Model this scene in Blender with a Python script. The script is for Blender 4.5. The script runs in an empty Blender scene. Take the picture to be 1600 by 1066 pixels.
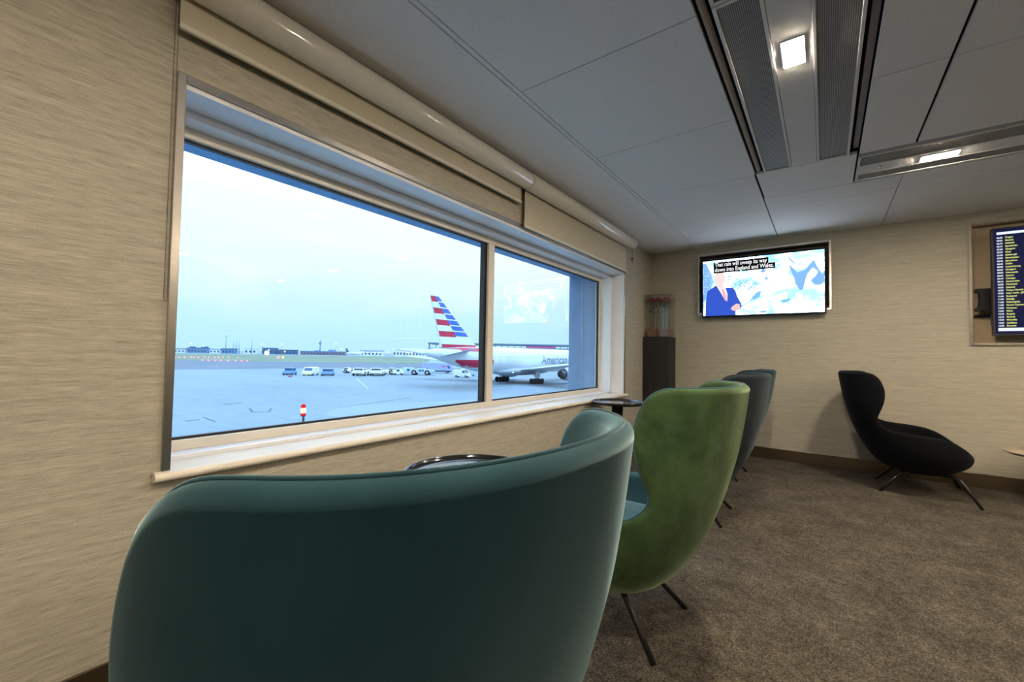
import bpy, bmesh, math, random
from mathutils import Vector, Matrix
random.seed(7)
PI = math.pi
SC = bpy.context.scene
COL = SC.collection

# ------------------------------------------------------------------ helpers
class MB:
    """collects shapes and links them as one mesh object"""
    def __init__(s): s.bm = bmesh.new(); s.smooth = False
    def face(s, pts, mi=0, smooth=False):
        f = s.bm.faces.new([s.bm.verts.new(Vector(p)) for p in pts]); f.material_index = mi; f.smooth = smooth; return f
    def box(s, x0, x1, y0, y1, z0, z1, mi=0, M=None):
        v = [Vector((x, y, z)) for z in (z0, z1) for y in (y0, y1) for x in (x0, x1)]
        if M is not None: v = [M @ p for p in v]
        v = [s.bm.verts.new(p) for p in v]
        for q in ((0,2,3,1),(4,5,7,6),(0,1,5,4),(2,6,7,3),(0,4,6,2),(1,3,7,5)):
            f = s.bm.faces.new([v[i] for i in q]); f.material_index = mi
        return s
    def prism(s, poly, h0, h1, axis='z', mi=0, M=None):
        def P(a, b, h):
            p = Vector({'z':(a,b,h),'y':(a,h,b),'x':(h,a,b)}[axis]); return M @ p if M is not None else p
        lo = [s.bm.verts.new(P(a,b,h0)) for a,b in poly]; hi = [s.bm.verts.new(P(a,b,h1)) for a,b in poly]
        n = len(poly)
        fs = [s.bm.faces.new(lo[::-1]), s.bm.faces.new(hi)]
        for i in range(n): fs.append(s.bm.faces.new((lo[i], lo[(i+1)%n], hi[(i+1)%n], hi[i])))
        for f in fs: f.material_index = mi
        return s
    def rings(s, rings, cap=True, smooth=True, mi=0, closed=True):
        vs = [[s.bm.verts.new(Vector(p)) for p in r] for r in rings]
        n = len(vs[0])
        for a, b in zip(vs[:-1], vs[1:]):
            for i in range(n if closed else n-1):
                f = s.bm.faces.new((a[i], a[(i+1)%n], b[(i+1)%n], b[i])); f.smooth = smooth; f.material_index = mi
        if cap:
            for r in (vs[0][::-1], vs[-1]):
                f = s.bm.faces.new(r); f.material_index = mi
        return s
    def lathe(s, prof, loc=(0,0,0), n=32, axis='z', smooth=True, mi=0, cap=True):
        R = []
        for r, h in prof:
            ring = []
            for i in range(n):
                a = 2*PI*i/n; c, d = r*math.cos(a), r*math.sin(a)
                p = {'z':(c,d,h),'x':(h,c,d),'y':(d,h,c)}[axis]
                ring.append(Vector(p)+Vector(loc))
            R.append(ring)
        return s.rings(R, cap, smooth, mi)
    def tube(s, path, r, n=10, mi=0, closed=False):
        P = [Vector(p) for p in path]; R = []; up = None; m = len(P)
        for i, p in enumerate(P):
            if closed: d = P[(i+1)%m]-P[i-1]
            else: d = (P[min(i+1,m-1)]-P[max(i-1,0)])
            d.normalize()
            if up is None:
                up = Vector((0,0,1)) if abs(d.z) < .9 else Vector((1,0,0))
            a = d.cross(up).normalized(); b = a.cross(d).normalized(); up = b
            rr = r[i] if isinstance(r, (list, tuple)) else r
            R.append([p + rr*(a*math.cos(2*PI*k/n) + b*math.sin(2*PI*k/n)) for k in range(n)])
        if closed: R.append(R[0])
        s.rings(R, not closed, True, mi); return s
    def sphere(s, c, r, n=12, mi=0, sz=1.0):
        prof = [(max(1e-4, r*math.sin(PI*i/n)), -r*sz*math.cos(PI*i/n)) for i in range(n+1)]
        return s.lathe(prof, c, n=n+4, mi=mi)
    def text(s, body, size, M, bold=0.0, mi=0, align='LEFT', extrude=0.0, sx=1.0):
        cu = bpy.data.curves.new('text', 'FONT'); cu.body = body; cu.size = size; cu.offset = bold; cu.align_x = align
        cu.resolution_u = 3; cu.extrude = extrude
        ob = bpy.data.objects.new('text', cu); COL.objects.link(ob)
        dg = bpy.context.evaluated_depsgraph_get(); ev = ob.evaluated_get(dg); me = ev.to_mesh()
        vs = [s.bm.verts.new(M @ Vector((v.co.x*sx, v.co.y, v.co.z))) for v in me.vertices]
        for p in me.polygons:
            try:
                f = s.bm.faces.new([vs[i] for i in p.vertices]); f.material_index = mi
            except ValueError: pass
        ev.to_mesh_clear(); bpy.data.objects.remove(ob); bpy.data.curves.remove(cu)
        return s
    def build(s, name, mats, parent=None, loc=(0,0,0), rotz=0.0, bevel=0.0, recalc=True, merge=0.0, seg=2, autosmooth=False):
        if merge: bmesh.ops.remove_doubles(s.bm, verts=s.bm.verts[:], dist=merge)
        if recalc: bmesh.ops.recalc_face_normals(s.bm, faces=s.bm.faces[:])
        me = bpy.data.meshes.new(name); s.bm.to_mesh(me); s.bm.free()
        for m in (mats if isinstance(mats, (list, tuple)) else [mats]): me.materials.append(m)
        o = bpy.data.objects.new(name, me); COL.objects.link(o)
        o.location = loc; o.rotation_euler = (0,0,rotz)
        if parent is not None: o.parent = parent
        if bevel:
            b = o.modifiers.new('bevel', 'BEVEL'); b.width = bevel; b.segments = seg; b.limit_method = 'ANGLE'; b.angle_limit = .6
        return o

def tag(o, label=None, cat=None, group=None, kind=None):
    if label: o['label'] = label
    if cat: o['category'] = cat
    if group: o['group'] = group
    if kind: o['kind'] = kind
    return o
def empty(name, loc=(0,0,0), rotz=0.0):
    o = bpy.data.objects.new(name, None); COL.objects.link(o); o.location = loc; o.rotation_euler = (0,0,rotz)
    o.empty_display_size = .1; return o
def copy_tree(o, loc, rotz=None, label=None, group=None):
    c = o.copy(); COL.objects.link(c); c.location = loc
    if rotz is not None: c.rotation_euler = (0,0,rotz)
    if label: c['label'] = label
    if group: c['group'] = group
    for ch in list(o.children):
        k = ch.copy(); COL.objects.link(k); k.parent = c
        for g in list(ch.children):
            q = g.copy(); COL.objects.link(q); q.parent = k
    return c

# ------------------------------------------------------------------ materials
def newmat(name):
    m = bpy.data.materials.new(name); m.use_nodes = True
    nt = m.node_tree; return m, nt, nt.nodes['Principled BSDF']
def N(nt, t, **kw):
    n = nt.nodes.new(t)
    for k, v in kw.items():
        if k in n.inputs: n.inputs[k].default_value = v
        else: setattr(n, k, v)
    return n
def L(nt, a, b): nt.links.new(a, b)
def coords(nt, scale=(1,1,1)):
    tc = N(nt, 'ShaderNodeTexCoord'); mp = N(nt, 'ShaderNodeMapping'); mp.inputs['Scale'].default_value = scale
    L(nt, tc.outputs['Object'], mp.inputs['Vector']); return mp.outputs['Vector']
def ramp(nt, fac, stops):
    r = N(nt, 'ShaderNodeValToRGB'); e = r.color_ramp.elements
    while len(e) < len(stops): e.new(.5)
    for el, (p, c) in zip(e, stops): el.position = p; el.color = (*c, 1)
    L(nt, fac, r.inputs['Fac']); return r.outputs['Color']
def plain(name, col, rough=.5, metal=0.0, spec=.5, var=0.0, vscale=20, bump=0.0, coat=0.0):
    m, nt, b = newmat(name)
    b.inputs['Base Color'].default_value = (*col, 1); b.inputs['Roughness'].default_value = rough
    b.inputs['Metallic'].default_value = metal; b.inputs['Specular IOR Level'].default_value = spec
    b.inputs['Coat Weight'].default_value = coat
    v = coords(nt); nz = N(nt, 'ShaderNodeTexNoise', Scale=vscale, Detail=4.0); L(nt, v, nz.inputs['Vector'])
    if var:
        lo = tuple(c*(1-var) for c in col); hi = tuple(min(1, c*(1+var)) for c in col)
        L(nt, ramp(nt, nz.outputs['Fac'], [(.3, lo), (.7, hi)]), b.inputs['Base Color'])
    if bump:
        bp = N(nt, 'ShaderNodeBump', Strength=bump, Distance=.002); L(nt, nz.outputs['Fac'], bp.inputs['Height']); L(nt, bp.outputs['Normal'], b.inputs['Normal'])
    return m
def emit(name, col, strength):
    m, nt, b = newmat(name); b.inputs['Base Color'].default_value = (0,0,0,1)
    b.inputs['Emission Color'].default_value = (*col, 1); b.inputs['Emission Strength'].default_value = strength
    b.inputs['Roughness'].default_value = .4; b.inputs['Specular IOR Level'].default_value = .12
    return m
def glassy(name, tint=(1,1,1), f0=.04, rough=0.0, boost=1.0):
    m, nt, b = newmat(name); nt.nodes.remove(b); out = nt.nodes['Material Output']
    lw = N(nt, 'ShaderNodeLayerWeight'); lw.inputs['Blend'].default_value = .5
    p = N(nt, 'ShaderNodeMath', operation='POWER'); p.inputs[1].default_value = 5; L(nt, lw.outputs['Facing'], p.inputs[0])
    k = N(nt, 'ShaderNodeMath', operation='MULTIPLY_ADD'); k.inputs[1].default_value = (1-f0)*boost; k.inputs[2].default_value = f0; L(nt, p.outputs[0], k.inputs[0])
    t = N(nt, 'ShaderNodeBsdfTransparent'); t.inputs['Color'].default_value = (*tint, 1)
    g = N(nt, 'ShaderNodeBsdfGlossy', Roughness=rough); mx = N(nt, 'ShaderNodeMixShader')
    L(nt, k.outputs[0], mx.inputs[0]); L(nt, t.outputs[0], mx.inputs[1]); L(nt, g.outputs[0], mx.inputs[2]); L(nt, mx.outputs[0], out.inputs['Surface'])
    return m
def wallpaper(name, scale, base, con=1.0):
    m, nt, b = newmat(name)
    v = coords(nt, scale); n1 = N(nt, 'ShaderNodeTexNoise', Scale=1.0, Detail=5.0, Roughness=.62); L(nt, v, n1.inputs['Vector'])
    v2 = coords(nt, tuple(s*.22 for s in scale)); n2 = N(nt, 'ShaderNodeTexNoise', Scale=1.0, Detail=3.0); L(nt, v2, n2.inputs['Vector'])
    v3 = coords(nt, (160, 160, 500)); n3 = N(nt, 'ShaderNodeTexNoise', Scale=1.0, Detail=2.0); L(nt, v3, n3.inputs['Vector'])
    a = N(nt, 'ShaderNodeMath', operation='MULTIPLY_ADD'); a.inputs[1].default_value = .55; L(nt, n1.outputs['Fac'], a.inputs[0])
    q = N(nt, 'ShaderNodeMath', operation='MULTIPLY_ADD'); q.inputs[1].default_value = .25; q.inputs[2].default_value = 0; L(nt, n2.outputs['Fac'], q.inputs[0]); 
    q3 = N(nt, 'ShaderNodeMath', operation='MULTIPLY_ADD'); q3.inputs[1].default_value = .2; L(nt, n3.outputs['Fac'], q3.inputs[0]); L(nt, q.outputs[0], q3.inputs[2])
    L(nt, q3.outputs[0], a.inputs[2])
    c = [tuple(x*(1+(k-1)*con) for x in base) for k in (.50, .80, 1.0, 1.16, 1.62)]
    L(nt, ramp(nt, a.outputs[0], [(.30, c[0]), (.42, c[1]), (.5, c[2]), (.58, c[3]), (.72, c[4])]), b.inputs['Base Color'])
    b.inputs['Roughness'].default_value = .62; b.inputs['Specular IOR Level'].default_value = .3
    bp = N(nt, 'ShaderNodeBump', Strength=.35, Distance=.0015); L(nt, a.outputs[0], bp.inputs['Height']); L(nt, bp.outputs['Normal'], b.inputs['Normal'])
    return m
def velvet(name, dark, light, sheen=.6, sheencol=(.8,.9,1), nap=3.5):
    m, nt, b = newmat(name)
    v = coords(nt, (1,1,.8)); n1 = N(nt, 'ShaderNodeTexNoise', Scale=nap, Detail=5.0, Roughness=.6, Distortion=.4); L(nt, v, n1.inputs['Vector'])
    n2 = N(nt, 'ShaderNodeTexNoise', Scale=420.0, Detail=2.0); L(nt, v, n2.inputs['Vector'])
    L(nt, ramp(nt, n1.outputs['Fac'], [(.36, dark), (.6, light)]), b.inputs['Base Color'])
    b.inputs['Roughness'].default_value = .9; b.inputs['Specular IOR Level'].default_value = .15
    b.inputs['Sheen Weight'].default_value = sheen; b.inputs['Sheen Roughness'].default_value = .35; b.inputs['Sheen Tint'].default_value = (*sheencol, 1)
    bp = N(nt, 'ShaderNodeBump', Strength=.15, Distance=.001); L(nt, n2.outputs['Fac'], bp.inputs['Height']); L(nt, bp.outputs['Normal'], b.inputs['Normal'])
    return m
def brushed(name, col, rough=.3, scale=(2,2,300)):
    m, nt, b = newmat(name); b.inputs['Metallic'].default_value = 1.0
    v = coords(nt, scale); n1 = N(nt, 'ShaderNodeTexNoise', Scale=1.0, Detail=3.0); L(nt, v, n1.inputs['Vector'])
    L(nt, ramp(nt, n1.outputs['Fac'], [(.3, tuple(c*.85 for c in col)), (.7, tuple(min(1,c*1.1) for c in col))]), b.inputs['Base Color'])
    mr = N(nt, 'ShaderNodeMapRange'); mr.inputs['To Min'].default_value = rough-.06; mr.inputs['To Max'].default_value = rough+.08; L(nt, n1.outputs['Fac'], mr.inputs['Value']); L(nt, mr.outputs[0], b.inputs['Roughness'])
    return m

PAPER = (.385, .352, .275)
M = {}
M['wall_l'] = wallpaper('grasscloth_left', (60, 15, 300), PAPER)
M['wall_b'] = wallpaper('grasscloth_back', (12, 60, 240), PAPER, .6)
M['plaster'] = plain('beige_plaster', (.42,.36,.26), .7, var=.06)
M['ceil'] = plain('ceiling_tile', (.84,.81,.77), .8, spec=.2, var=.05, vscale=90, bump=.25)
M['ceil_dark'] = plain('ceiling_void', (.02,.02,.02), .9)
M['vent_white'] = plain('vent_enamel', (.72,.70,.66), .75, spec=.15, var=.03)
M['cream'] = plain('cream_paint', (.72,.66,.55), .35, spec=.5, var=.03, vscale=6)
M['white'] = plain('white_paint', (.78,.79,.81), .3, spec=.5, var=.02, vscale=6)
M['steel'] = plain('brushed_steel', (.55,.51,.45), .27, 1.0, var=.03, vscale=40)
M['bronze'] = plain('dark_bronze', (.27,.215,.15), .3, 1.0, var=.05, vscale=30)
M['rubber'] = plain('black_rubber', (.01,.012,.015), .5)
M['black'] = plain('black_plastic', (.006,.006,.008), .45, spec=.2)
M['blackmetal'] = plain('black_powder_coat', (.012,.011,.010), .38, spec=.5)
M['glass'] = glassy('window_glass', (.97,.985,.985), .035)
M['acrylic'] = glassy('clear_acrylic', (.97,.97,.96), .05)
M['blind'] = plain('blind_fabric', (.50,.45,.33), .75, var=.04, vscale=300, bump=.1)
M['tube'] = plain('blind_tube_plastic', (.82,.78,.68), .16, spec=.6, var=.02, coat=.3)
M['hem'] = plain('hem_bar_plastic', (.62,.57,.46), .4)
M['chain'] = plain('bead_chain_brown', (.10,.075,.05), .4)
M['red'] = plain('red_plastic', (.35,.02,.025), .4)

# carpet
m, nt, b = newmat('carpet_brown'); M['carpet'] = m
v = coords(nt)
n1 = N(nt, 'ShaderNodeTexNoise', Scale=120.0, Detail=4.0); L(nt, v, n1.inputs['Vector'])
n2 = N(nt, 'ShaderNodeTexNoise', Scale=28.0, Detail=5.0, Roughness=.7); L(nt, v, n2.inputs['Vector'])
n3 = N(nt, 'ShaderNodeTexNoise', Scale=5.0, Detail=3.0); L(nt, v, n3.inputs['Vector'])
a = N(nt, 'ShaderNodeMath', operation='MULTIPLY_ADD'); a.inputs[1].default_value = .5; L(nt, n1.outputs['Fac'], a.inputs[0])
a2 = N(nt, 'ShaderNodeMath', operation='MULTIPLY_ADD'); a2.inputs[1].default_value = .32; L(nt, n2.outputs['Fac'], a2.inputs[0])
a3 = N(nt, 'ShaderNodeMath', operation='MULTIPLY'); a3.inputs[1].default_value = .18; L(nt, n3.outputs['Fac'], a3.inputs[0])
L(nt, a3.outputs[0], a2.inputs[2]); L(nt, a2.outputs[0], a.inputs[2])
L(nt, ramp(nt, a.outputs[0], [(.36, (.014,.012,.009)), (.47, (.052,.044,.033)), (.56, (.100,.086,.066)), (.66, (.20,.175,.135))]), b.inputs['Base Color'])
b.inputs['Roughness'].default_value = .95; b.inputs['Specular IOR Level'].default_value = .1
bp = N(nt, 'ShaderNodeBump', Strength=.7, Distance=.004); L(nt, a.outputs[0], bp.inputs['Height']); L(nt, bp.outputs['Normal'], b.inputs['Normal'])

# perforated grille
m, nt, b = newmat('perforated_grille'); M['grille'] = m
v = coords(nt, (140, 140, 140))
fr = N(nt, 'ShaderNodeVectorMath', operation='FRACTION'); L(nt, v, fr.inputs[0])
sb = N(nt, 'ShaderNodeVectorMath', operation='SUBTRACT'); sb.inputs[1].default_value = (.5,.5,.5); L(nt, fr.outputs[0], sb.inputs[0])
ml = N(nt, 'ShaderNodeVectorMath', operation='MULTIPLY'); ml.inputs[1].default_value = (1,1,0); L(nt, sb.outputs[0], ml.inputs[0])
ln = N(nt, 'ShaderNodeVectorMath', operation='LENGTH'); L(nt, ml.outputs[0], ln.inputs[0])
L(nt, ramp(nt, ln.outputs['Value'], [(.34, (.02,.02,.02)), (.40, (.34,.335,.325))]), b.inputs['Base Color'])
b.inputs['Roughness'].default_value = .6

# wood
def wood(name, c0, c1, rough=.35, sc=(3,40,3), coat=0.0):
    m, nt, b = newmat(name); v = coords(nt, sc); n1 = N(nt, 'ShaderNodeTexNoise', Scale=1.0, Detail=4.0, Distortion=.6); L(nt, v, n1.inputs['Vector'])
    L(nt, ramp(nt, n1.outputs['Fac'], [(.3, c0), (.7, c1)]), b.inputs['Base Color']); b.inputs['Roughness'].default_value = rough; b.inputs['Coat Weight'].default_value = coat
    return m
M['tabletop'] = wood('black_stained_top', (.004,.004,.004), (.014,.012,.010), .16, (60,4,4), .4)
M['oak'] = wood('pale_oak_top', (.42,.33,.22), (.56,.46,.33), .4, (4,50,4))
M['plinth'] = wood('dark_plinth_veneer', (.006,.006,.0055), (.013,.012,.011), .55, (60,60,3))

# ------------------------------------------------------------------ room shell
H = 2.5; YB = 5.61; XR = 8.0; YF = -4.0
WY0, WY1, WZ0, WZ1 = .495, 4.655, .70, 2.085          # window opening
def struct(o): o['kind'] = 'structure'; return o

fl = MB(); fl.box(-.30, XR, YF, YB+.3, -.12, 0); struct(fl.build('floor', M['carpet']))
w = MB()
w.box(-.30, 0, YF, WY0, 0, H+.2); w.box(-.30, 0, WY1, YB+.3, 0, H+.2); w.box(-.30, 0, WY0, WY1, 0, WZ0-.02); w.box(-.30, 0, WY0, WY1, WZ1, H+.2)
struct(w.build('wall_left', M['wall_l']))
TX0, TX1, TZ0, TZ1 = .605, 1.895, 1.68, 2.385          # television recess
FX0, FX1, FZ0, FZ1 = 2.945, 4.90, 1.30, 2.385         # flight board recess
w = MB(); d0, d1 = YB, YB+.3
xs = [0, TX0, TX1, FX0, FX1, XR]
w.box(0, TX0, d0, d1, 0, H+.2); w.box(TX1, FX0, d0, d1, 0, H+.2); w.box(FX1, XR, d0, d1, 0, H+.2)
w.box(TX0, TX1, d0, d1, 0, TZ0); w.box(TX0, TX1, d0, d1, TZ1, H+.2); w.box(FX0, FX1, d0, d1, 0, FZ0); w.box(FX0, FX1, d0, d1, FZ1, H+.2)
w.box(TX0, TX1, d0+.12, d1, TZ0, TZ1); w.box(FX0, FX1, d0+.10, d1, FZ0, FZ1)
struct(w.build('wall_back', M['wall_b']))
w = MB(); w.box(XR, XR+.2, YF, YB+.3, 0, H+.2); struct(w.build('wall_right', M['wall_l']))
w = MB(); w.box(-.30, XR+.2, YF-.2, YF, 0, H+.2); struct(w.build('wall_front', M['wall_b']))
# painted lining of the two recesses
r = MB(); t = .006
r.box(TX0, TX1, d0+.114, d0+.12, TZ0, TZ1); r.box(TX0, TX0+t, d0, d0+.12, TZ0, TZ1); r.box(TX1-t, TX1, d0, d0+.12, TZ0, TZ1); r.box(TX0, TX1, d0, d0+.12, TZ1-t, TZ1); r.box(TX0, TX1, d0, d0+.12, TZ0, TZ0+t)
struct(r.build('trim_1', plain('grey_recess_lining', (.09,.085,.075), .6, var=.05)))
r = MB()
r.box(FX0, FX1, d0+.094, d0+.10, FZ0, FZ1); r.box(FX0, FX0+t, d0, d0+.10, FZ0, FZ1); r.box(FX1-t, FX1, d0, d0+.10, FZ0, FZ1); r.box(FX0, FX1, d0, d0+.10, FZ1-t, FZ1); r.box(FX0, FX1, d0, d0+.10, FZ0, FZ0+t)
struct(r.build('trim_2', plain('tan_recess_lining', (.36,.28,.17), .5, var=.05)))
def steel_frame(name, x0, x1, z0, z1, wd):
    f = MB(); y0, y1 = YB-.014, YB+.004
    f.box(x0-wd, x0, y0, y1, z0-wd, z1+wd); f.box(x1, x1+wd, y0, y1, z0-wd, z1+wd); f.box(x0, x1, y0, y1, z1, z1+wd); f.box(x0, x1, y0, y1, z0-wd, z0)
    return struct(f.build(name, M['steel'], bevel=.002))
steel_frame('trim_3', TX0, TX1, TZ0, TZ1, .022)
steel_frame('trim_4', FX0, FX1, FZ0, FZ1, .022)
s = MB(); s.box(0, .012, YF, YB, 0, .122); struct(s.build('baseboard_left', M['bronze'], bevel=.002))
s = MB(); s.box(.012, XR, YB-.012, YB, 0, .122); struct(s.build('baseboard_back', M['bronze'], bevel=.002))

# ceiling: real panels with open joints under a dark void
c = MB(); g = .003
def pan(x0, x1, y0, y1): c.box(x0+g, x1-g, y0+g, y1-g, H, H+.02)
pan(-.0, .552, YF, YB+.003); pan(.552, .582, YF, YB+.003)
ys = [YF] + [1.763-.9115*k for k in range(6, -1, -1) if 1.763-.9115*k > YF+.2] + [2.668, 3.588, 4.483, YB+.003]
for a_, b_ in zip(ys[:-1], ys[1:]): pan(.582, 1.445 if b_ < 3.7 else 1.434, a_, b_)
pan(1.445, 2.037, 3.580, 4.168)
for a_, b_ in ((4.170, 4.470), (4.470, YB+.003)): pan(1.434+.004, 2.325, a_, b_)
ys = [YF, -3.06, -2.15, -1.236, -.324, .588, 1.75, 2.662, 3.602]
for a_, b_ in zip(ys[:-1], ys[1:]):
    pan(2.044, 2.320, a_, b_)
    for x0, x1 in ((2.329, 3.55), (3.55, 4.77), (4.77, 5.99), (5.99, 7.2), (7.2, XR)): pan(x0, x1, a_, b_)
for a_, b_ in ((4.160, 4.470), (4.470, YB+.003)):
    for x0, x1 in ((2.325, 4.1), (4.1, 5.9), (5.9, XR)): pan(x0, x1, a_, b_)
ceil = struct(c.build('ceiling', M['ceil']))
p = MB(); p.box(-.3, XR+.2, YF-.2, YB+.3, H+.12, H+.2); p.build('void', M['ceil_dark'], ceil)

# ------------------------------------------------------------------ window
win = empty('window_1', (0, 0, 0)); win['kind'] = 'structure'
FXo, FXi = -.30, -.24                                   # frame depth
GY0, GY1, GZ0, GZ1 = .545, 4.54, .757, 1.990            # glass edge
f = MB()
f.box(FXo, FXi, .50, GY0, .712, 2.04); f.box(FXo, FXi, GY1, 4.61, .712, 2.04)
f.box(FXo, FXi, GY0, GY1, .712, GZ0); f.box(FXo, FXi, GY0, GY1, GZ1, 2.04)
f.build('frame', M['cream'], win, bevel=.003)
f = MB(); f.box(FXo+.004, FXi, 2.512, 2.582, GZ0, GZ1); f.build('mullion', M['cream'], win, bevel=.003)
f = MB()                                                # stepped sub frame between frame and reveal
f.box(FXo, -.15, WY0, 4.65, .695, .718); f.box(FXo, -.15, WY0, 4.65, 2.032, 2.07); f.box(FXo, -.12, 4.565, 4.66, .718, 2.032); f.box(FXo, -.15, WY0, .512, .718, 2.032)
f.build('subframe', M['white'], win, bevel=.003)
f = MB()                                                # reveal lining
f.box(FXo, .0, WY0, WY1+.0, 2.066, WZ1+.012); f.box(FXo, 0, WY0-.004, WY0+.002, .695, WZ1)
f.prism([(FXo, 4.60), (-.12, 4.625), (0, 4.652), (0, 4.67), (FXo, 4.67)], .695, 2.07)
f.build('reveal', M['white'], win)
f = MB()
for a_, b_ in ((GY0, 2.512), (2.582, GY1)):
    w_ = .010
    f.box(-.282, -.262, a_, a_+w_, GZ0, GZ1); f.box(-.282, -.262, b_-w_*1.3, b_, GZ0, GZ1); f.box(-.282, -.262, a_+w_, b_-w_*1.3, GZ0, GZ0+w_); f.box(-.282, -.262, a_+w_, b_-w_*1.3, GZ1-w_, GZ1)
f.box(-.30, -.262, 2.478, 2.512, GZ0, GZ1)
f.build('gasket', M['rubber'], win)
for a_, b_ in ((GY0, 2.512), (2.582, GY1)):
    f = MB(); f.box(-.276, -.270, a_+.004, b_-.004, GZ0+.004, GZ1-.004); f.build('pane', M['glass'], win)
f = MB()                                                # sill board with rounded nosing
prof = [(FXo, .668), (.012, .668)] + [(.020+.016*math.cos(a), .684+.016*math.sin(a)) for a in [-PI/2+PI*i/8 for i in range(9)]] + [(FXo, .700)]
f.prism([(x, z) for x, z in prof], .448, 4.72, axis='y')
f.build('sill', M['cream'], win)
f = MB(); x0, x1 = -.02, .013
f.box(x0, x1, WY0-.026, WY0, WZ0, WZ1+.03); f.box(x0, x1, WY1, WY1+.026, WZ0, WZ1+.03); f.box(x0, x1, WY0, WY1, WZ1, WZ1+.028)
f.build('steel_edge', M['steel'], win, bevel=.002)
# the outer window box: soffit overhead and fin on the far side
bluepaint = plain('blue_grey_cladding', (.16,.26,.42), .55, var=.08, vscale=12)
f = MB(); f.box(-.70, FXo, -.6, 4.75, 2.108, 2.30); struct(f.build('trim_5', plain('blue_soffit_paint', (.10,.27,.55), .6, var=.15, vscale=8)))
f = MB(); f.box(-.69, FXo, 4.62, 4.75, .60, 2.108)
f.box(-.50, -.494, 4.617, 4.62, .60, 2.108)
struct(f.build('trim_6', bluepaint))

# ------------------------------------------------------------------ roller blinds
def blind(name, label, y0, y1, fy0, fy1, zbot):
    t = empty(name, (.075, (y0+y1)/2, zbot)); tag(t, label, 'blind'); oy, oz = -(y0+y1)/2, -zbot
    b_ = MB(); R_ = .064
    prof = [(R_*.86, y0), (R_, y0+.006), (R_, y1-.014), (R_*.93, y1-.003), (R_*.75, y1)]
    b_.lathe(prof, (0, oy, 2.425+oz), n=40, axis='y'); b_.build('cassette', M['tube'], t)
    b_ = MB(); b_.box(-.040, -.0385, fy0+oy, fy1+oy, 0.01, 2.40+oz); b_.build('fabric', M['blind'], t)
    b_ = MB(); b_.box(-.045, -.028, fy0+oy-.003, fy1+oy+.003, 0, .022); b_.build('hem_bar', M['hem'], t, bevel=.004)
    return t
b1 = blind('roller_blind', 'cream roller blind rolled up short at the window\'s near end', .40, 2.572, .462, 2.535, 2.250)
b2 = blind('roller_blind', 'cream roller blind hanging lower over the window\'s far corner', 2.582, 4.725, 2.590, 4.622, 2.086)
cb = MB(); o_ = (-.075+.045, -(.40+2.572)/2, -2.25)
pts = []
z = 2.40
while z > 1.30: pts.append((.447, z)); pts.append((.4565, z+.003)); z -= .0065
for i in range(6): a_ = PI*i/5; pts.append((.4517-.0048*math.cos(a_), 1.297-.010*math.sin(a_)))
for y, z in pts:
    c_ = Vector((o_[0], y+o_[1], z+o_[2])); r_ = .0020
    vs = [cb.bm.verts.new(c_+Vector(q)*r_) for q in ((1,0,0),(-1,0,0),(0,1,0),(0,-1,0),(0,0,1),(0,0,-1))]
    for i, j, k in ((0,2,4),(2,1,4),(1,3,4),(3,0,4),(2,0,5),(1,2,5),(3,1,5),(0,3,5)): cb.bm.faces.new((vs[i], vs[j], vs[k])).smooth = True
cb.tube([(o_[0], .447+o_[1], 2.40+o_[2]), (o_[0], .447+o_[1], 1.297+o_[2])], .0008, 6); cb.tube([(o_[0], .4565+o_[1], 2.40+o_[2]), (o_[0], .4565+o_[1], 1.297+o_[2])], .0008, 6)
cb.build('bead_chain', M['chain'], b1)
tg = empty('cord_tassel', (.06, 4.752, 2.215)); tag(tg, 'small red tassel hanging from the blind end in the corner', 'tassel')
q = MB(); q.lathe([(.002, .062), (.010, .058), (.020, .044), (.021, .041), (.006, .043), (.0045, .02), (.005, 0), (.001, -.002)], n=12); q.build('weight', M['red'], tg)
q = MB(); q.tube([(0, -.012, .20), (0, -.001, .06)], .0009, 6); q.tube([(0, .012, .20), (0, .001, .06)], .0009, 6); q.build('cord', M['chain'], tg)

# ------------------------------------------------------------------ ceiling vents and lamps
def vent(name, label, x0, x1, y0, y1, edge=.014, group=None):
    t = empty(name, ((x0+x1)/2, (y0+y1)/2, H-.004)); tag(t, label, 'vent', group); hx, hy = (x1-x0)/2, (y1-y0)/2
    f = MB(); f.box(-hx, -hx+edge, -hy, hy, 0, .03); f.box(hx-edge, hx, -hy, hy, 0, .03); f.box(-hx+edge, hx-edge, -hy, -hy+edge, 0, .03); f.box(-hx+edge, hx-edge, hy-edge, hy, 0, .03)
    f.build('frame', M['vent_white'], t, bevel=.002)
    f = MB(); f.box(-hx+edge, hx-edge, -hy+edge, hy-edge, .006, .012); f.build('grille', M['grille'], t)
    return t
for k, (y0, y1) in enumerate(((1.757, 3.575), (-.06, 1.750), (-1.88, -.067))):
    if k < 2:
        vent('ceiling_vent', ['long perforated vent in the ceiling, left of the square lamp', 'perforated ceiling vent at the photo\'s top edge, left of the lamp strip'][k], 1.500, 1.672, y0, y1)
        vent('ceiling_vent', ['long perforated vent in the ceiling, right of the square lamp', 'perforated ceiling vent continuing past the top edge, right of the lamp strip'][k], 1.818, 1.993, y0, y1)
vent('ceiling_vent', 'narrow perforated vent in the cross strip, on the square lamp\'s side', 2.046, 5.9, 3.650, 3.838)
vent('ceiling_vent', 'narrow perforated vent in the cross strip, on the screens\' side', 2.046, 5.9, 3.985, 4.132)
cp = MB(); cp.box(1.674, 1.816, YF, 3.575, H-.001, H+.02); struct(cp.build('trim_7', M['vent_white']))
cp = MB(); cp.box(2.046, XR, 3.840, 3.983, H-.001, H+.02); struct(cp.build('trim_8', M['vent_white']))
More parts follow.
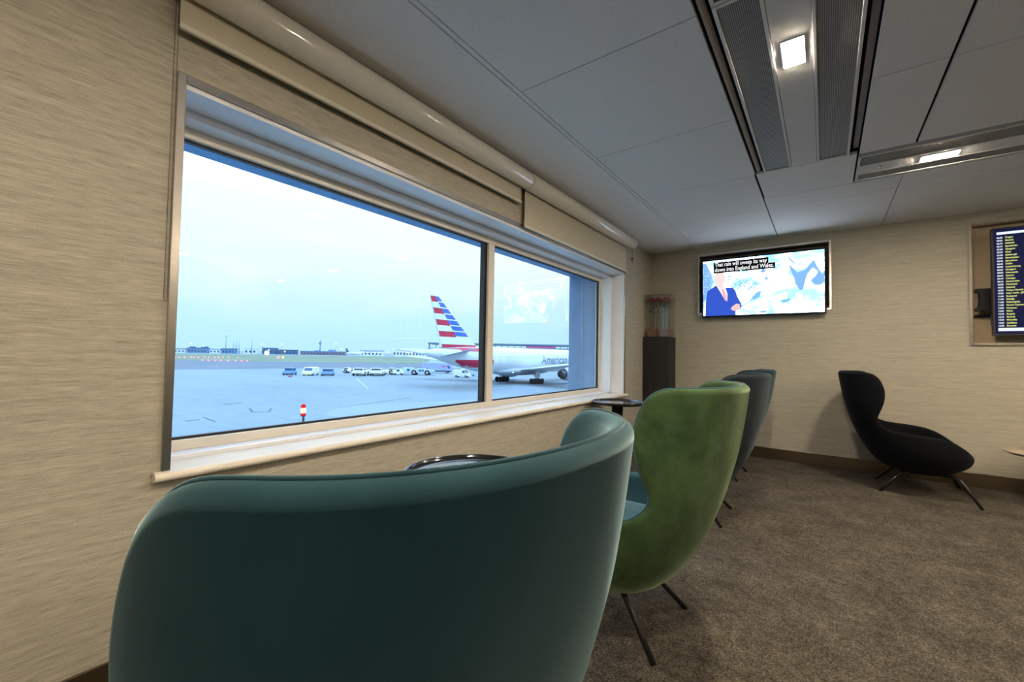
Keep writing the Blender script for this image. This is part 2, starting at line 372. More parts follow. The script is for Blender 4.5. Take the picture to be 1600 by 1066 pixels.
sl = MB(); sl.box(2.012, 2.040, YF, 3.57, H+.035, H+.05); struct(sl.build('trim_9', plain('lilac_slot_reflection', (.32,.31,.36), .5)))  # lilac tone is a reflection put into the strip's colour
pp = MB(); path = [(1.468, YF+.02*k, H+.018) for k in range(int((3.57-YF)/.02))]
pp.tube(path, [.014 if k % 2 else .0155 for k in range(len(path))], 10)
tag(pp.build('flexible_duct', plain('tan_ribbed_duct', (.30,.24,.17), .6), loc=(0,0,0)), 'tan ribbed pipe running in the slot beside the long ceiling vent', 'pipe')
WARM = (1.0, .85, .67)
LAMPM = emit('lamp_diffuser', WARM, 860.0)
def lamp(name, label, x, y, dx, dy, seen=True):
    t = empty(name, (x, y, H-.006)); tag(t, label, 'light')
    f = MB(); e = .006
    f.box(-dx-e, -dx, -dy-e, dy+e, 0, .012); f.box(dx, dx+e, -dy-e, dy+e, 0, .012); f.box(-dx, dx, -dy-e, -dy, 0, .012); f.box(-dx, dx, dy, dy+e, 0, .012)
    f.build('rim', M['vent_white'], t, bevel=.001)
    f = MB(); f.box(-dx, dx, -dy, dy, -.0015, .006); f.build('diffuser', LAMPM, t)
lamp('ceiling_light', 'bright rectangular lamp between the two long ceiling vents', 1.747, 2.222, .038, .095)
lamp('ceiling_light', 'bright lamp in the cross strip between the narrow vents', 2.475, 3.917, .088, .042)
for i, (x, y, a_, b_) in enumerate(((1.747, .30, .038, .095), (1.747, -1.6, .038, .095), (4.3, 3.917, .088, .042), (6.1, 3.917, .088, .042), (5.0, 2.0, .038, .095), (5.0, 0.1, .038, .095), (5.0, -1.8, .038, .095))):
    lamp('ceiling_light', 'lamp in the ceiling ' + ['above the nearest teal chair', 'behind the camera over the window side', 'in the cross strip past the right edge', 'at the far right end of the cross strip', 'over the right side by the screens', 'over the middle of the right side', 'over the right side behind the camera'][i], x, y, a_, b_)
q = MB(); q.lathe([(.012, 0), (.011, -.004), (.004, -.006), (.003, -.016), (.009, -.018), (.009, -.020)], n=12)
tag(q.build('sprinkler_head', plain('chrome', (.8,.8,.8), .15, 1.0), loc=(2.176, 3.90, H-.001)), 'tiny chrome sprinkler in the cross strip beside its lamp', 'sprinkler')

# ------------------------------------------------------------------ lounge chairs
def interp(tab, x):
    if x <= tab[0][0]: return tab[0][1]
    if x >= tab[-1][0]: return tab[-1][1]
    for i in range(len(tab)-1):
        if tab[i][0] <= x <= tab[i+1][0]: break
    def slope(k):
        if k == 0 or k == len(tab)-1:
            a_, b_ = (tab[0], tab[1]) if k == 0 else (tab[-2], tab[-1]); return (b_[1]-a_[1])/(b_[0]-a_[0])
        d0 = (tab[k][1]-tab[k-1][1])/(tab[k][0]-tab[k-1][0]); d1 = (tab[k+1][1]-tab[k][1])/(tab[k+1][0]-tab[k][0])
        return 0 if d0*d1 <= 0 else 2*d0*d1/(d0+d1)
    x0, y0 = tab[i]; x1, y1 = tab[i+1]; h = x1-x0; t = (x-x0)/h
    return (2*t**3-3*t*t+1)*y0 + (t**3-2*t*t+t)*h*slope(i) + (-2*t**3+3*t*t)*y1 + (t**3-t*t)*h*slope(i+1)
T_back = [(.185,-.17),(.195,-.21),(.21,-.25),(.25,-.305),(.30,-.348),(.38,-.398),(.48,-.445),(.58,-.482),(.70,-.516),(.80,-.540),(.92,-.560),(1.03,-.575)]
T_front = [(.185,.09),(.195,.14),(.21,.185),(.25,.245),(.30,.290),(.34,.300),(.40,.290),(.5,.28),(1.03,.28)]
T_w = [(.185,.15),(.195,.195),(.21,.235),(.25,.295),(.30,.345),(.36,.375),(.45,.395),(.55,.402),(.80,.406),(1.03,.400)]
T_a = [(.185,.13),(.21,.21),(.25,.27),(.30,.315),(.40,.35),(.5,.36),(1.03,.36)]
SE = 2.3
def spw(v, e): return math.copysign(abs(v)**e, v)
def S(phi, z):
    bk, fr, w_, a_ = interp(T_back, z), interp(T_front, z), interp(T_w, z), interp(T_a, z)
    xm = bk+a_; e = 2/SE; c_ = math.cos(phi)
    x = xm - (a_ if c_ >= 0 else (fr-xm))*spw(c_, e)
    return Vector((x, w_*spw(math.sin(phi), e), z))
def phi_at(X, z):
    bk, fr, a_ = interp(T_back, z), interp(T_front, z), interp(T_a, z); xm = bk+a_
    if X <= xm: return math.acos(max(0, min(1, (xm-X)/a_))**(SE/2))
    return PI - math.acos(max(0, min(1, (X-xm)/(fr-xm)))**(SE/2))
RIM = [(-.440,1.03),(-.415,1.0292),(-.388,1.026),(-.364,1.017),(-.343,1.000),(-.326,.975),(-.313,.942),(-.304,.908),(-.300,.875),(-.302,.835),(-.310,.790),(-.323,.745),(-.337,.705),(-.347,.665),(-.343,.63),(-.326,.598),(-.298,.570),(-.262,.548),(-.215,.533),(-.15,.525),(-.07,.520),(0,.514),(.06,.506),(.11,.493),(.155,.473),(.195,.447),(.228,.420),(.258,.393),(.280,.368)]
def rim_pts():
    P = [Vector((x, z)) for x, z in RIM]; out = []
    for i in range(len(P)-1):
        p0, p1, p2, p3 = P[max(i-1,0)], P[i], P[i+1], P[min(i+2, len(P)-1)]
        for k in range(3):
            t = k/3; out.append(.5*((2*p1)+(p2-p0)*t+(2*p0-5*p1+4*p2-p3)*t*t+(3*p1-p0-3*p2+p3)*t**3))
    out.append(P[-1]); return out
def chair_meshes():
    NC = 44; TH = .042
    rows = [(phi_at(p.x, p.y), p.y) for p in rim_pts()]
    zz = rows[0][1]
    for i in range(1, len(rows)):                       # strictly falling heights
        if rows[i][1] >= zz-1e-4: rows[i] = (rows[i][0], zz-1e-4)
        zz = rows[i][1]
    zl = rows[-1][1]
    low = [(PI, z) for z in (.355, .34, .32, .30, .28, .26, .24, .225, .21, .20, .192, .187, .185) if z < zl-.002]
    nr = len(rows); rows = rows + low
    def nrm(ph, z):
        e = 1e-3; zc = min(max(z, .187), 1.028)
        a_ = min(max(abs(ph), .02), PI-.02)*(1 if ph >= 0 else -1)
        du = S(a_+e, zc)-S(a_-e, zc); dv = S(a_, zc+e)-S(a_, zc-e); n = du.cross(dv)
        if n.length < 1e-12: return Vector((0,0,-1))
        n.normalize(); c_ = Vector((-.05 if z < .5 else -.1, 0, z+.2 if z < .4 else z))
        if n.dot(S(ph, z)-c_) < 0: n = -n
        return n
    out = []; inn = []; nn = []
    for ph, z in rows:
        ro = []; ri = []; rn = []
        for j in range(NC+1):
            u = -1+2*j/NC; a_ = ph*u
            p = S(a_, z); n = nrm(a_, z); ro.append(p); rn.append(n); ri.append(p-n*TH)
        out.append(ro); inn.append(ri); nn.append(rn)
    shell = MB(); lin = MB(); pip = MB()
    def grid(mb, G, n0, n1, flip):
        V = [[mb.bm.verts.new(p) for p in r_] for r_ in G[n0:n1]]
        for a_, b_ in zip(V[:-1], V[1:]):
            for j in range(NC):
                q = (a_[j], a_[j+1], b_[j+1], b_[j])
                mb.bm.faces.new(q[::-1] if flip else q).smooth = True
    grid(shell, out, 0, len(rows), False)
    f_ = shell.bm.faces.new([shell.bm.verts.new(p) for p in out[-1][:-1]]); f_.smooth = True
    nin = nr+4
    grid(lin, inn, 0, nin, True)
    # rim loop: left edge up, across the top, right edge down
    loop = [(i, 0) for i in range(nr-1, 0, -1)] + [(0, j) for j in range(NC+1)] + [(i, NC) for i in range(1, nr)]
    Lp = len(loop); arcs = []
    for k, (i, j) in enumerate(loop):
        p = out[i][j]; n = nn[i][j]
        k0, k1 = max(k-1, 0), min(k+1, Lp-1)
        tg_ = out[loop[k1][0]][loop[k1][1]]-out[loop[k0][0]][loop[k0][1]]; tg_.normalize()
        cn = tg_.cross(n)                                # outward from the sheet
        i2, j2 = (min(i+3, len(rows)-1), NC//2) if j not in (0, NC) or i == 0 else (i, NC//2)
        ref = out[min(i+2, len(rows)-1)][j] if i == 0 else out[i][2 if j == 0 else NC-2]
        if cn.dot(p-ref) < 0: cn = -cn
        cn.normalize(); c_ = p-n*(TH/2)
        arcs.append([c_ + (TH/2)*(n*math.cos(PI*s_/8)+cn*math.sin(PI*s_/8)) for s_ in range(9)])
    for mb, s0, s1 in ((shell, 0, 4), (lin, 4, 8)):
        V = [[mb.bm.verts.new(p) for p in a_[s0:s1+1]] for a_ in arcs]
        for a_, b_ in zip(V[:-1], V[1:]):
            for s_ in range(s1-s0): mb.bm.faces.new((a_[s_], b_[s_], b_[s_+1], a_[s_+1])).smooth = True
    pip.tube([a_[4] for a_ in arcs], .0032, 6)
    # seat cushion
    cu = MB(); R_ = []
    for ins, z in ((.075,.29),(.062,.33),(.058,.36),(.060,.385),(.072,.402),(.095,.412),(.15,.418),(.24,.422)):
        ring = []
        for k in range(48):
            p = S(2*PI*k/48-PI, .36); c_ = Vector((-.05, 0, .36)); v_ = p-c_; v_ *= max(.02, 1-ins/v_.length)
            ring.append((c_.x+v_.x, v_.y, z+.0*v_.x))
        R_.append(ring)
    cu.rings(R_, True, True)
    legs = []
    for sy in (1, -1):
        a_ = MB(); a_.tube([(.10, .17*sy, .197), (.165, .222*sy, .197), (.186, .242*sy, .188), (.198, .256*sy, .166), (.285, .345*sy, .0)], .0115, 10); legs.append(a_)
        a_ = MB(); a_.tube([(-.05, .10*sy, .193), (-.12, .125*sy, .190), (-.155, .140*sy, .172), (-.300, .220*sy, .0)], .0115, 10); legs.append(a_)
    fr = MB(); fr.box(-.11, .16, -.17, .17, .178, .190)
    return shell, lin, pip, cu, legs, fr
def make_chair(label, loc, rotz, outer, inner, piping, seat, kz=.970):
    t = empty('lounge_chair', loc, rotz); t.scale = (1, 1, kz); tag(t, label, 'chair')
    sh, li, pi_, cu, legs, fr = chair_meshes()
    sh.build('shell', outer, t, merge=2e-5)
    lo = li.build('lining', inner if not isinstance(inner, tuple) else list(inner), t, merge=2e-5)
    if isinstance(inner, tuple):                        # upper lining in the shell's fabric, lower in the seat's
        for p_ in lo.data.polygons: p_.material_index = 1 if p_.center.z < .66 else 0
    pi_.build('piping', piping, t); cu.build('seat_cushion', seat, t)
    for l in legs: l.build('leg', M['blackmetal'], t)
    fr.build('base_plate', M['blackmetal'], t, bevel=.004)
    return t
teal = velvet('teal_velvet', (.007,.028,.036), (.013,.043,.052), .8, (.55,.78,.80), 2.2)
teal_in = velvet('teal_velvet_lit_lining', (.016,.054,.070), (.028,.074,.092), .8, (.55,.8,.85), 2.2)  # teal lining, made lighter and bluer to paint in window light and sheen
green = velvet('green_velvet', (.032,.062,.024), (.060,.106,.042), .5, (.65,.8,.5), 9)
grey = velvet('grey_blue_wool', (.013,.020,.023), (.019,.027,.030), .2, (.6,.7,.75), 3)
navy = velvet('dark_teal_wool', (.006,.016,.022), (.010,.024,.030), .3, (.4,.6,.7), 3)
blackf = velvet('black_wool', (.0022,.0030,.0042), (.0034,.0042,.0058), .05, (.5,.55,.65), 4)
pipe_b = velvet('blue_piping', (.022,.075,.10), (.03,.10,.13), .4)
make_chair('teal velvet high-back lounge chair nearest the camera, seen from behind', (1.048, .513, 0), PI-.055, teal, teal_in, teal, teal_in, .963)
make_chair('green velvet high-back lounge chair behind the teal one', (1.045, 1.81, 0), PI, green, (green, teal_in), pipe_b, teal_in)
make_chair('grey-blue lounge chair just beyond the green one', (.99, 3.33, 0), PI+.03, grey, grey, grey, grey)
make_chair('dark teal lounge chair, farthest of the row along the window', (.915, 4.60, 0), PI-.04, navy, teal_in, navy, navy)
make_chair('black fabric lounge chair standing alone before the back wall', (2.53, 5.10, 0), .0, blackf, blackf, blackf, blackf)

# ------------------------------------------------------------------ tables
def side_table(label, loc, r_, h, topm, tray=True, base=.17):
    t = empty('side_table', loc); tag(t, label, 'table')
    q = MB()
    if tray: q.lathe([(.02, h-.030), (r_-.012, h-.030), (r_-.002, h-.024), (r_, h-.012), (r_, h-.002), (r_-.003, h), (r_-.010, h), (r_-.013, h-.003), (r_-.014, h-.014), (r_-.05, h-.014), (.02, h-.014)], n=64)
    else: q.lathe([(.02, h-.024), (r_-.03, h-.024), (r_-.004, h-.008), (r_, h-.004), (r_-.002, h), (.02, h)], n=64)
    q.build('top', topm, t)
    q = MB(); q.lathe([(.050, .018), (.042, h*.5), (.055, h-.03)] if tray else [(.026, .018), (.026, h-.024)], n=24); q.build('column', M['blackmetal'], t)
    q = MB(); q.lathe([(base, 0), (base, .007), (base-.004, .010), (.03, .016), (.027, .03)], n=48); q.build('foot', M['blackmetal'], t)
side_table('black round tray table between the teal and green chairs', (.81, 1.175, 0), .25, .70, M['tabletop'])
side_table('black round tray table under the window\'s far corner', (.262, 3.86, 0), .24, .70, M['tabletop'])
side_table('low pale wood round table at the right edge beside the black chair', (3.31, 5.18, 0), .29, .42, M['oak'], False, .15)

# ------------------------------------------------------------------ plinth and roses in the corner
pl = empty('pedestal', (.165, 5.44, 0)); tag(pl, 'tall dark wood pedestal in the corner by the window', 'pedestal')
q = MB(); q.box(-.155, .155, -.155, .155, 0, 1.365); q.build('body', M['plinth'], pl, bevel=.003)
q = MB(); q.box(-.158, .158, -.158, .158, 1.365, 1.375); q.build('cap', M['plinth'], pl, bevel=.002)
dc = empty('display_case', (.170, 5.44, 1.375)); tag(dc, 'clear box on the dark pedestal with red roses inside', 'case')
q = MB(); q.box(-.145, .145, -.14, .14, 0, .535); q.box(-.141, .141, -.136, .136, .004, .531); q.build('cover', M['acrylic'], dc)
q = MB(); q.box(-.125, -.01, -.12, .12, .0045, .105); q.box(.0, .125, -.12, .12, .0045, .100); q.build('planter', plain('terracotta_block', (.17,.075,.035), .6, var=.2), dc, bevel=.004)
rosem = plain('rose_petal_red', (.22,.012,.022), .6, var=.3, vscale=60); stemm = plain('rose_stem_green', (.035,.05,.02), .6)
proto = None
for k in range(9):
    ax, ay = -.095+.095*(k % 3), -.085+.085*(k//3)
    tx, ty = ax*1.0+random.uniform(-.01,.01), ay+random.uniform(-.01,.01); zt = .465+random.uniform(-.015,.02)
    if proto is None:
        t = empty('rose', (.170+ax, 5.44+ay, 1.48)); tag(t, 'red long-stemmed rose standing in the clear box on the pedestal', 'flower', 'roses in the clear box')
        q = MB(); q.tube([(0,0,-.002), (.003,.002,.15), (0,0,.345)], .003, 6); q.build('stem', stemm, t)
        q = MB()
        for ring, (n, rr, zz, tilt) in enumerate(((5,.026,.352,.75),(5,.019,.362,.4),(4,.012,.368,.15))):
            for i in range(n):
                a_ = 2*PI*i/n+ring*.5; Mx = Matrix.Translation((rr*.45*math.cos(a_), rr*.45*math.sin(a_), zz)) @ Matrix.Rotation(a_, 4, 'Z') @ Matrix.Rotation(tilt, 4, 'Y')
                R_ = []
                for s_ in range(5):
                    v_ = s_/4; w_ = .021*math.sin(PI*(.15+.72*v_)); R_.append([Mx @ Vector((.006*v_*v_+.004*(1-abs(u))-.004, w_*u, .034*v_)) for u in (-1,-.5,0,.5,1)])
                q.rings(R_, False, True, 0, False)
        q.sphere((0,0,.368), .013, 8); q.build('bloom', rosem, t)
        q = MB()
        for s_, zz in ((1,.20),(-1,.26)):
            Mx = Matrix.Translation((0,0,zz)) @ Matrix.Rotation(.6*s_, 4, 'X'); q.prism([(0,0),(.012,.02),(.008,.042),(0,.055),(-.008,.042),(-.012,.02)], -.0005, .0005, 'y', M=Mx)
        q.build('leaf', stemm, t); proto = t
    else:
        copy_tree(proto, (.170+tx, 5.44+ty, 1.478+random.uniform(-.006,.012)), random.uniform(0, 6))

# ------------------------------------------------------------------ television
TVW, TVH = 1.218, .694
tv = empty('television', (1.262, YB-.085, 1.612)); tag(tv, 'wall television showing a weather forecast map and presenter', 'television'); tilt = Matrix.Rotation(.045, 4, 'X')
q = MB(); b_ = .014
q.box(-TVW/2, TVW/2, 0, .045, 0, TVH, M=tilt); q.box(-.30, .30, .045, .070, .12, .55, M=tilt)
q.build('casing', M['black'], tv, bevel=.004)
q = MB(); q.box(-.22, .22, .072, .197, .20, .50); q.build('wall_bracket', M['black'], tv, bevel=.004)
q = MB()
for (x0, x1, z0, z1) in ((-TVW/2, TVW/2, 0, b_+.006), (-TVW/2, TVW/2, TVH-b_, TVH), (-TVW/2, -TVW/2+b_, b_+.006, TVH-b_), (TVW/2-b_, TVW/2, b_+.006, TVH-b_)): q.box(x0, x1, -.008, 0, z0, z1, M=tilt)
q.build('bezel', M['black'], tv, bevel=.002)
SW, SH = TVW-2*b_, TVH-2*b_-.006
def sp(u, v, d): return tilt @ Vector((-SW/2+u*SW, -.001-d, b_+.006+v*SH))
def flat(mb, pts, d, mi=0): mb.face([sp(u, v, d) for u, v in pts], mi)
TVS = 1.5
m, nt, b = newmat('weather_map_screen'); b.inputs['Base Color'].default_value = (0,0,0,1); b.inputs['Roughness'].default_value = .25
v = coords(nt, (5,1,7)); n1 = N(nt, 'ShaderNodeTexNoise', Scale=1.0, Detail=6.0, Roughness=.65, Distortion=.5); L(nt, v, n1.inputs['Vector'])
L(nt, ramp(nt, n1.outputs['Fac'], [(.36, (.11,.22,.34)), (.42, (.13,.29,.31)), (.47, (.20,.31,.33)), (.53, (.9,1.06,1.35))]), b.inputs['Emission Color']); b.inputs['Emission Strength'].default_value = 4.2
q = MB(); flat(q, [(0,0),(1,0),(1,1),(0,1)], 0); scr = q.build('screen', m, tv, recalc=False)
def scr_mat(name, c, s=TVS): return emit(name, c, s)
q = MB()
def blob(cx, cy, rx, ry, n, jag, d=.0012, mi=0):
    flat(q, [(cx+rx*(1+random.uniform(-jag,jag))*math.cos(2*PI*i/n), cy+ry*(1+random.uniform(-jag,jag))*math.sin(2*PI*i/n)) for i in range(n)], d, mi)
sea = scr_mat('map_blue', (.17,.36,.86))
flat(q, [(.001,.25),(.035,.33),(.075,.50),(.095,.62),(.075,.78),(.03,.96),(.001,.97)], .0012)
q.build('map_sea', sea, scr, recalc=False); q = MB()
flat(q, [(.31,.10),(.42,.23),(.50,.30),(.52,.40),(.47,.37),(.40,.20),(.36,.17),(.31,.17)], .0012)
q.build('map_sea', sea, scr, recalc=False); q = MB()
flat(q, [(.735,.80),(.77,.74),(.80,.66),(.86,.70),(.905,.80),(.925,.84),(.955,.70),(.985,.60),(.999,.66),(.999,.48),(.97,.43),(.93,.44),(.90,.52),(.94,.60),(.955,.66),(.915,.72),(.875,.62),(.86,.52),(.845,.38),(.82,.36),(.785,.48),(.775,.58),(.755,.68)], .0012)
q.build('map_sea', sea, scr, recalc=False); q = MB()
flat(q, [(.73,.97),(.75,.90),(.79,.80),(.77,.82),(.735,.90)], .0012)
for cx, cy, rx, ry in ((.53,.74,.022,.025),(.56,.60,.013,.03),(.70,.20,.025,.03),(.735,.22,.01,.02),(.53,.04,.04,.02),(.62,.48,.006,.012),(.64,.04,.006,.012)):
    q.build('map_sea', sea, scr, recalc=False); q = MB(); blob(cx, cy, rx, ry, 11, .5)
q.build('map_sea', sea, scr, recalc=False)
q = MB()
for k in range(520):
    u = random.uniform(.2, .5); vv = random.uniform(.25, .72)
    if vv > .75-(u-.2)*.75 or vv < .62-(u-.2)*1.5: continue
    blob(u, vv, random.uniform(.003,.008), random.uniform(.006,.012), 6, .5, .0014)
for k in range(60): blob(random.uniform(.01,.09), random.uniform(.35,.9), random.uniform(.002,.004), random.uniform(.004,.008), 5, .5, .0016, 1)
q.build('map_clouds', [scr_mat('map_rain', (.22,.50,.78), 1.2), scr_mat('map_haze', (.62,.85,1))], scr, recalc=False)['kind'] = 'stuff'
q = MB()
flat(q, [(.018,.0),(.025,.28),(.04,.45),(.095,.52),(.125,.555),(.20,.50),(.27,.49),(.295,.43),(.31,.33),(.345,.20),(.345,.12),(.30,.09),(.29,.0)], .0022)
q.build('presenter_suit', scr_mat('suit_blue', (.035,.10,.60), 1.1), scr, recalc=False)
q = MB(); flat(q, [(.118,.56),(.205,.51),(.225,.38),(.222,.25),(.20,.28),(.16,.42)], .0026); q.build('presenter_shirt', scr_mat('shirt_white', (.90,.86,.98), 1.05), scr, recalc=False)
q = MB(); flat(q, [(.165,.47),(.185,.475),(.195,.44),(.212,.34),(.218,.255),(.20,.27),(.185,.36),(.178,.44)], .0030); q.build('presenter_tie', scr_mat('tie_pink', (.90,.30,.32)), scr, recalc=False)
q = MB()
flat(q, [(.155+.048*math.cos(2*PI*i/24), .675+.150*math.sin(2*PI*i/24)*(1 if i < 12 else 1.05)) for i in range(24)], .0032)
flat(q, [(.125,.60),(.19,.58),(.185,.50),(.15,.50)], .0028)
q.build('presenter_head', scr_mat('skin_pale', (.98,.80,.78), 1.0), scr, recalc=False); q = MB()
flat(q, [(.25,.11),(.27,.16),(.30,.20),(.33,.19),(.337,.13),(.31,.08),(.275,.075)], .0032)
q.build('presenter_hand', scr_mat('skin_hand', (.98,.62,.62), 1.0), scr, recalc=False)
q = MB(); flat(q, [(.10,.965),(.575,.965),(.575,.868),(.63,.868),(.63,.768),(.10,.768)], .0036); q.build('caption_box', scr_mat('caption_black', (.0,.0,.01), .2), scr, recalc=False)
q = MB()
for txt, vv in (('That rain will sweep its way', .885), ('down into England and Wales.', .793)):
    tq = MB(); tq.text(txt, .066, Matrix.Identity(4), bold=.0007); wd_ = max(v.co.x for v in tq.bm.verts); tq.bm.free()
    q.text(txt, .066, tilt @ Matrix.Translation((-SW/2+.112*SW, -.0062, b_+.006+vv*SH)) @ Matrix.Rotation(PI/2, 4, 'X'), bold=.0007, sx=(.452 if vv > .85 else .505)*SW/wd_)
q.build('caption_text', scr_mat('caption_white', (1,1,1), 1.2), scr, recalc=False)

# ------------------------------------------------------------------ flight board
FW, FH = 1.66, .952
fb = empty('information_screen', (3.050+FW/2, YB-.095, 1.362)); tag(fb, 'dark flight departures screen with yellow city names', 'screen')
q = MB(); q.box(-FW/2, FW/2, 0, .05, 0, FH); q.box(-FW/2-.006, -FW/2+.01, .012, .05, .10, .18); q.build('casing', plain('dark_grey_casing', (.02,.02,.02), .4), fb, bevel=.004)
q = MB(); q.prism([(-.86,.43),(-.92,.43),(-.925,.40),(-.90,.39),(-.895,.34),(-.905,.27),(-.925,.245),(-.92,.225),(-.82,.225),(-.82,.43)], .055, .10, axis='y'); q.box(-.5, .5, .05, .188, .25, .70); q.box(-.92,-.80,.16,.185,.18,.20); q.build('wall_bracket', M['black'], fb, bevel=.003)
q = MB(); q.face([(-FW/2+.014, -.001, .016), (FW/2-.014, -.001, .016), (FW/2-.014, -.001, FH-.012), (-FW/2+.014, -.001, FH-.012)]); fs = q.build('screen', emit('board_navy', (.006,.008,.045), 1.0), fb, recalc=False)
hb = emit('board_white', (.80,.86,1.0), 1.1)
for z0, z1 in ((FH-.062, FH-.040), (.040, .068)):
    q = MB(); q.face([(-FW/2+.030, -.003, z0), (FW/2-.03, -.003, z0), (FW/2-.03, -.003, z1), (-FW/2+.030, -.003, z1)]); q.build('heading_bar', hb, fs, recalc=False)
cities = 'Prague|Munich|Helsinki|Stockholm|Glasgow|Nice|Edinburgh|Manchester|Barcelona|Dallas|Luxembourg|Stuttgart|Newcastle|Boston|Chicago|Amsterdam|Charlotte|Istanbul|Tokyo Haneda|New York - JFK|Budapest|Raleigh|Philadelphia|Grand Cayman|Houston|Malta|Bogota|Munich|Marseille|Ljubljana|Brussels'.split('|')
n = len(cities); RX = Matrix.Rotation(PI/2, 4, 'X')
tmw, nmy = emit('board_time_white', (.80,.84,1.0), 1.0), emit('board_name_yellow', (.75,.80,.22), .9)
for j in range(8):
    qa, qb = MB(), MB()
    for i, cname in enumerate(cities):
        z = FH-.088-i*(FH-.176)/(n-1)-.008; hh = 6+i//4; mm = (i*5) % 60; x0 = -FW/2+.030+j*.190
        qa.text('%02d:%02d' % (hh, mm), .0185, Matrix.Translation((x0, -.003, z)) @ RX, bold=.0009, sx=.85)
        qb.text(cities[(i+7*j) % n] if j else cname, .0195, Matrix.Translation((x0+.050, -.003, z)) @ RX, bold=.0009, sx=.86)
    qa.build('departure_times', tmw, fs, recalc=False); qb.build('destinations', nmy, fs, recalc=False)

# ------------------------------------------------------------------ the airfield outside
G = -5.93
CAMX, CAMY, CAMZ = 1.851, 0.0, 1.125
AF = 6.36378951e-01                                      # airfield bands lie square to this heading
def band(d, s): return (CAMX - math.sin(AF)*d + math.cos(AF)*s, CAMY + math.cos(AF)*d + math.sin(AF)*s)
def slab(name, d0, d1, s0, s1, z0, z1, mat_, skew0=0, skew1=0):
    q = MB(); q.prism([band(d0, s0), band(d0+skew0, s1), band(d1+skew1, s1), band(d1, s0)], z0, z1); return struct(q.build(name, mat_))
m, nt, b = newmat('apron_concrete'); v = coords(nt, (.02,.05,1)); n1 = N(nt, 'ShaderNodeTexNoise', Scale=1.0, Detail=8.0, Roughness=.6); L(nt, v, n1.inputs['Vector'])
v2 = coords(nt, (.25,.9,1)); n2 = N(nt, 'ShaderNodeTexNoise', Scale=1.0, Detail=5.0); L(nt, v2, n2.inputs['Vector'])
a = N(nt, 'ShaderNodeMath', operation='MULTIPLY_ADD'); a.inputs[1].default_value = .65; L(nt, n1.outputs['Fac'], a.inputs[0])
a2 = N(nt, 'ShaderNodeMath', operation='MULTIPLY'); a2.inputs[1].default_value = .35; L(nt, n2.outputs['Fac'], a2.inputs[0]); L(nt, a2.outputs[0], a.inputs[2])
L(nt, ramp(nt, a.outputs[0], [(.30, (.14,.175,.20)), (.45, (.18,.225,.25)), (.62, (.215,.26,.285))]), b.inputs['Base Color']); b.inputs['Roughness'].default_value = .8
apron = m
slab('ground', 2.5, 4000, -3000, 3000, G-.5, G, apron)
q = MB(); q.prism([band(d, s_) for s_, d in ((-420,105),(-113,146),(-95,163),(-80,180),(-55,187),(0,205),(300,240),(900,250),(900,300),(-900,276),(-900,90))], G-.2, G+.03)
struct(q.build('taxiway', plain('taxiway_asphalt', (.12,.140,.165), .85, var=.12, vscale=.05)))
slab('grass_field', 262, 640, -1200, 1600, G-.2, G+.06, plain('airfield_grass', (.15,.185,.115), .95, var=.2, vscale=.03), 20, 200)
mk = MB()                                                # worn white lines and dark patches on the apron
def strip(x0, y0, x1, y1, w_):
    d = Vector((x1-x0, y1-y0, 0)).normalized(); n_ = Vector((-d.y, d.x, 0))*w_/2
    mk.prism([(x0+n_.x, y0+n_.y), (x0-n_.x, y0-n_.y), (x1-n_.x, y1-n_.y), (x1+n_.x, y1+n_.y)], G-.05, G+.02)
strip(-128, 66, -36, 78, .5); strip(-98, 66, -70, 50, .35); strip(-60, 60, -30, 96, .4)
struct(mk.build('trim_10', plain('faded_white_line', (.34,.38,.40), .8, var=.15, vscale=.5)))
mk = MB(); strip(-60.5, 22.0, -60.7, 24.3, .45); strip(-54.4, 22.7, -50.7, 21.5, .25); strip(-50.7, 21.5, -49.4, 22.7, .25); strip(-49.4, 22.7, -52.6, 24.4, .25); strip(-47.5, 30.3, -48.1, 33.4, .3); strip(-48.1, 33.4, -50.4, 44, .22); strip(-48.5, 14.6, -48.7, 15.8, .4); strip(-50.2, 16.6, -46.2, 16.3, .2)
struct(mk.build('trim_11', plain('dark_apron_joint', (.10,.12,.15), .8, var=.2, vscale=.5)))

q = MB(); q.prism([(-48.6, 31.5), (-43.0, 25.5), (-36, 26.5), (-24, 38), (-36, 62)], G-.05, G+.012)
struct(q.build('trim_12', plain('newer_concrete_slab', (.22,.265,.29), .8, var=.05, vscale=.4)))
# red obstruction lamp on a mast
redd = emit('red_lens_dim', (1, .015, .03), .8)
bc = empty('obstruction_light', (-7.074, 4.65, G)); tag(bc, 'glowing red warning lamp on a post just outside the window', 'light')
q = MB(); q.lathe([(.09, 0), (.09, .02), (.02, .03), (.018, 5.60), (.03, 5.61)], n=12); q.lathe([(.012, 5.60), (.012, 5.66), (.045, 5.67), (.05, 5.70)], n=12); q.tube([(.03,0,5.45),(.05,0,5.58),(.045,0,5.67)], .008, 6); q.build('post', plain('rusty_post', (.10,.05,.05), .6), bc)
q = MB(); q.lathe([(.056, 5.69), (.060, 5.72), (.055, 5.735)], n=20); q.build('collar', redd, bc); q = MB(); q.lathe([(.050, 5.85), (.052, 5.88), (.044, 5.91), (.02, 5.93)], n=20); q.build('cap', redd, bc)
q = MB(); q.lathe([(.048, 5.735), (.052, 5.76), (.052, 5.83), (.050, 5.85)], n=20); q.build('lens', emit('red_lens', (1, .25, .16), 5.0), bc)

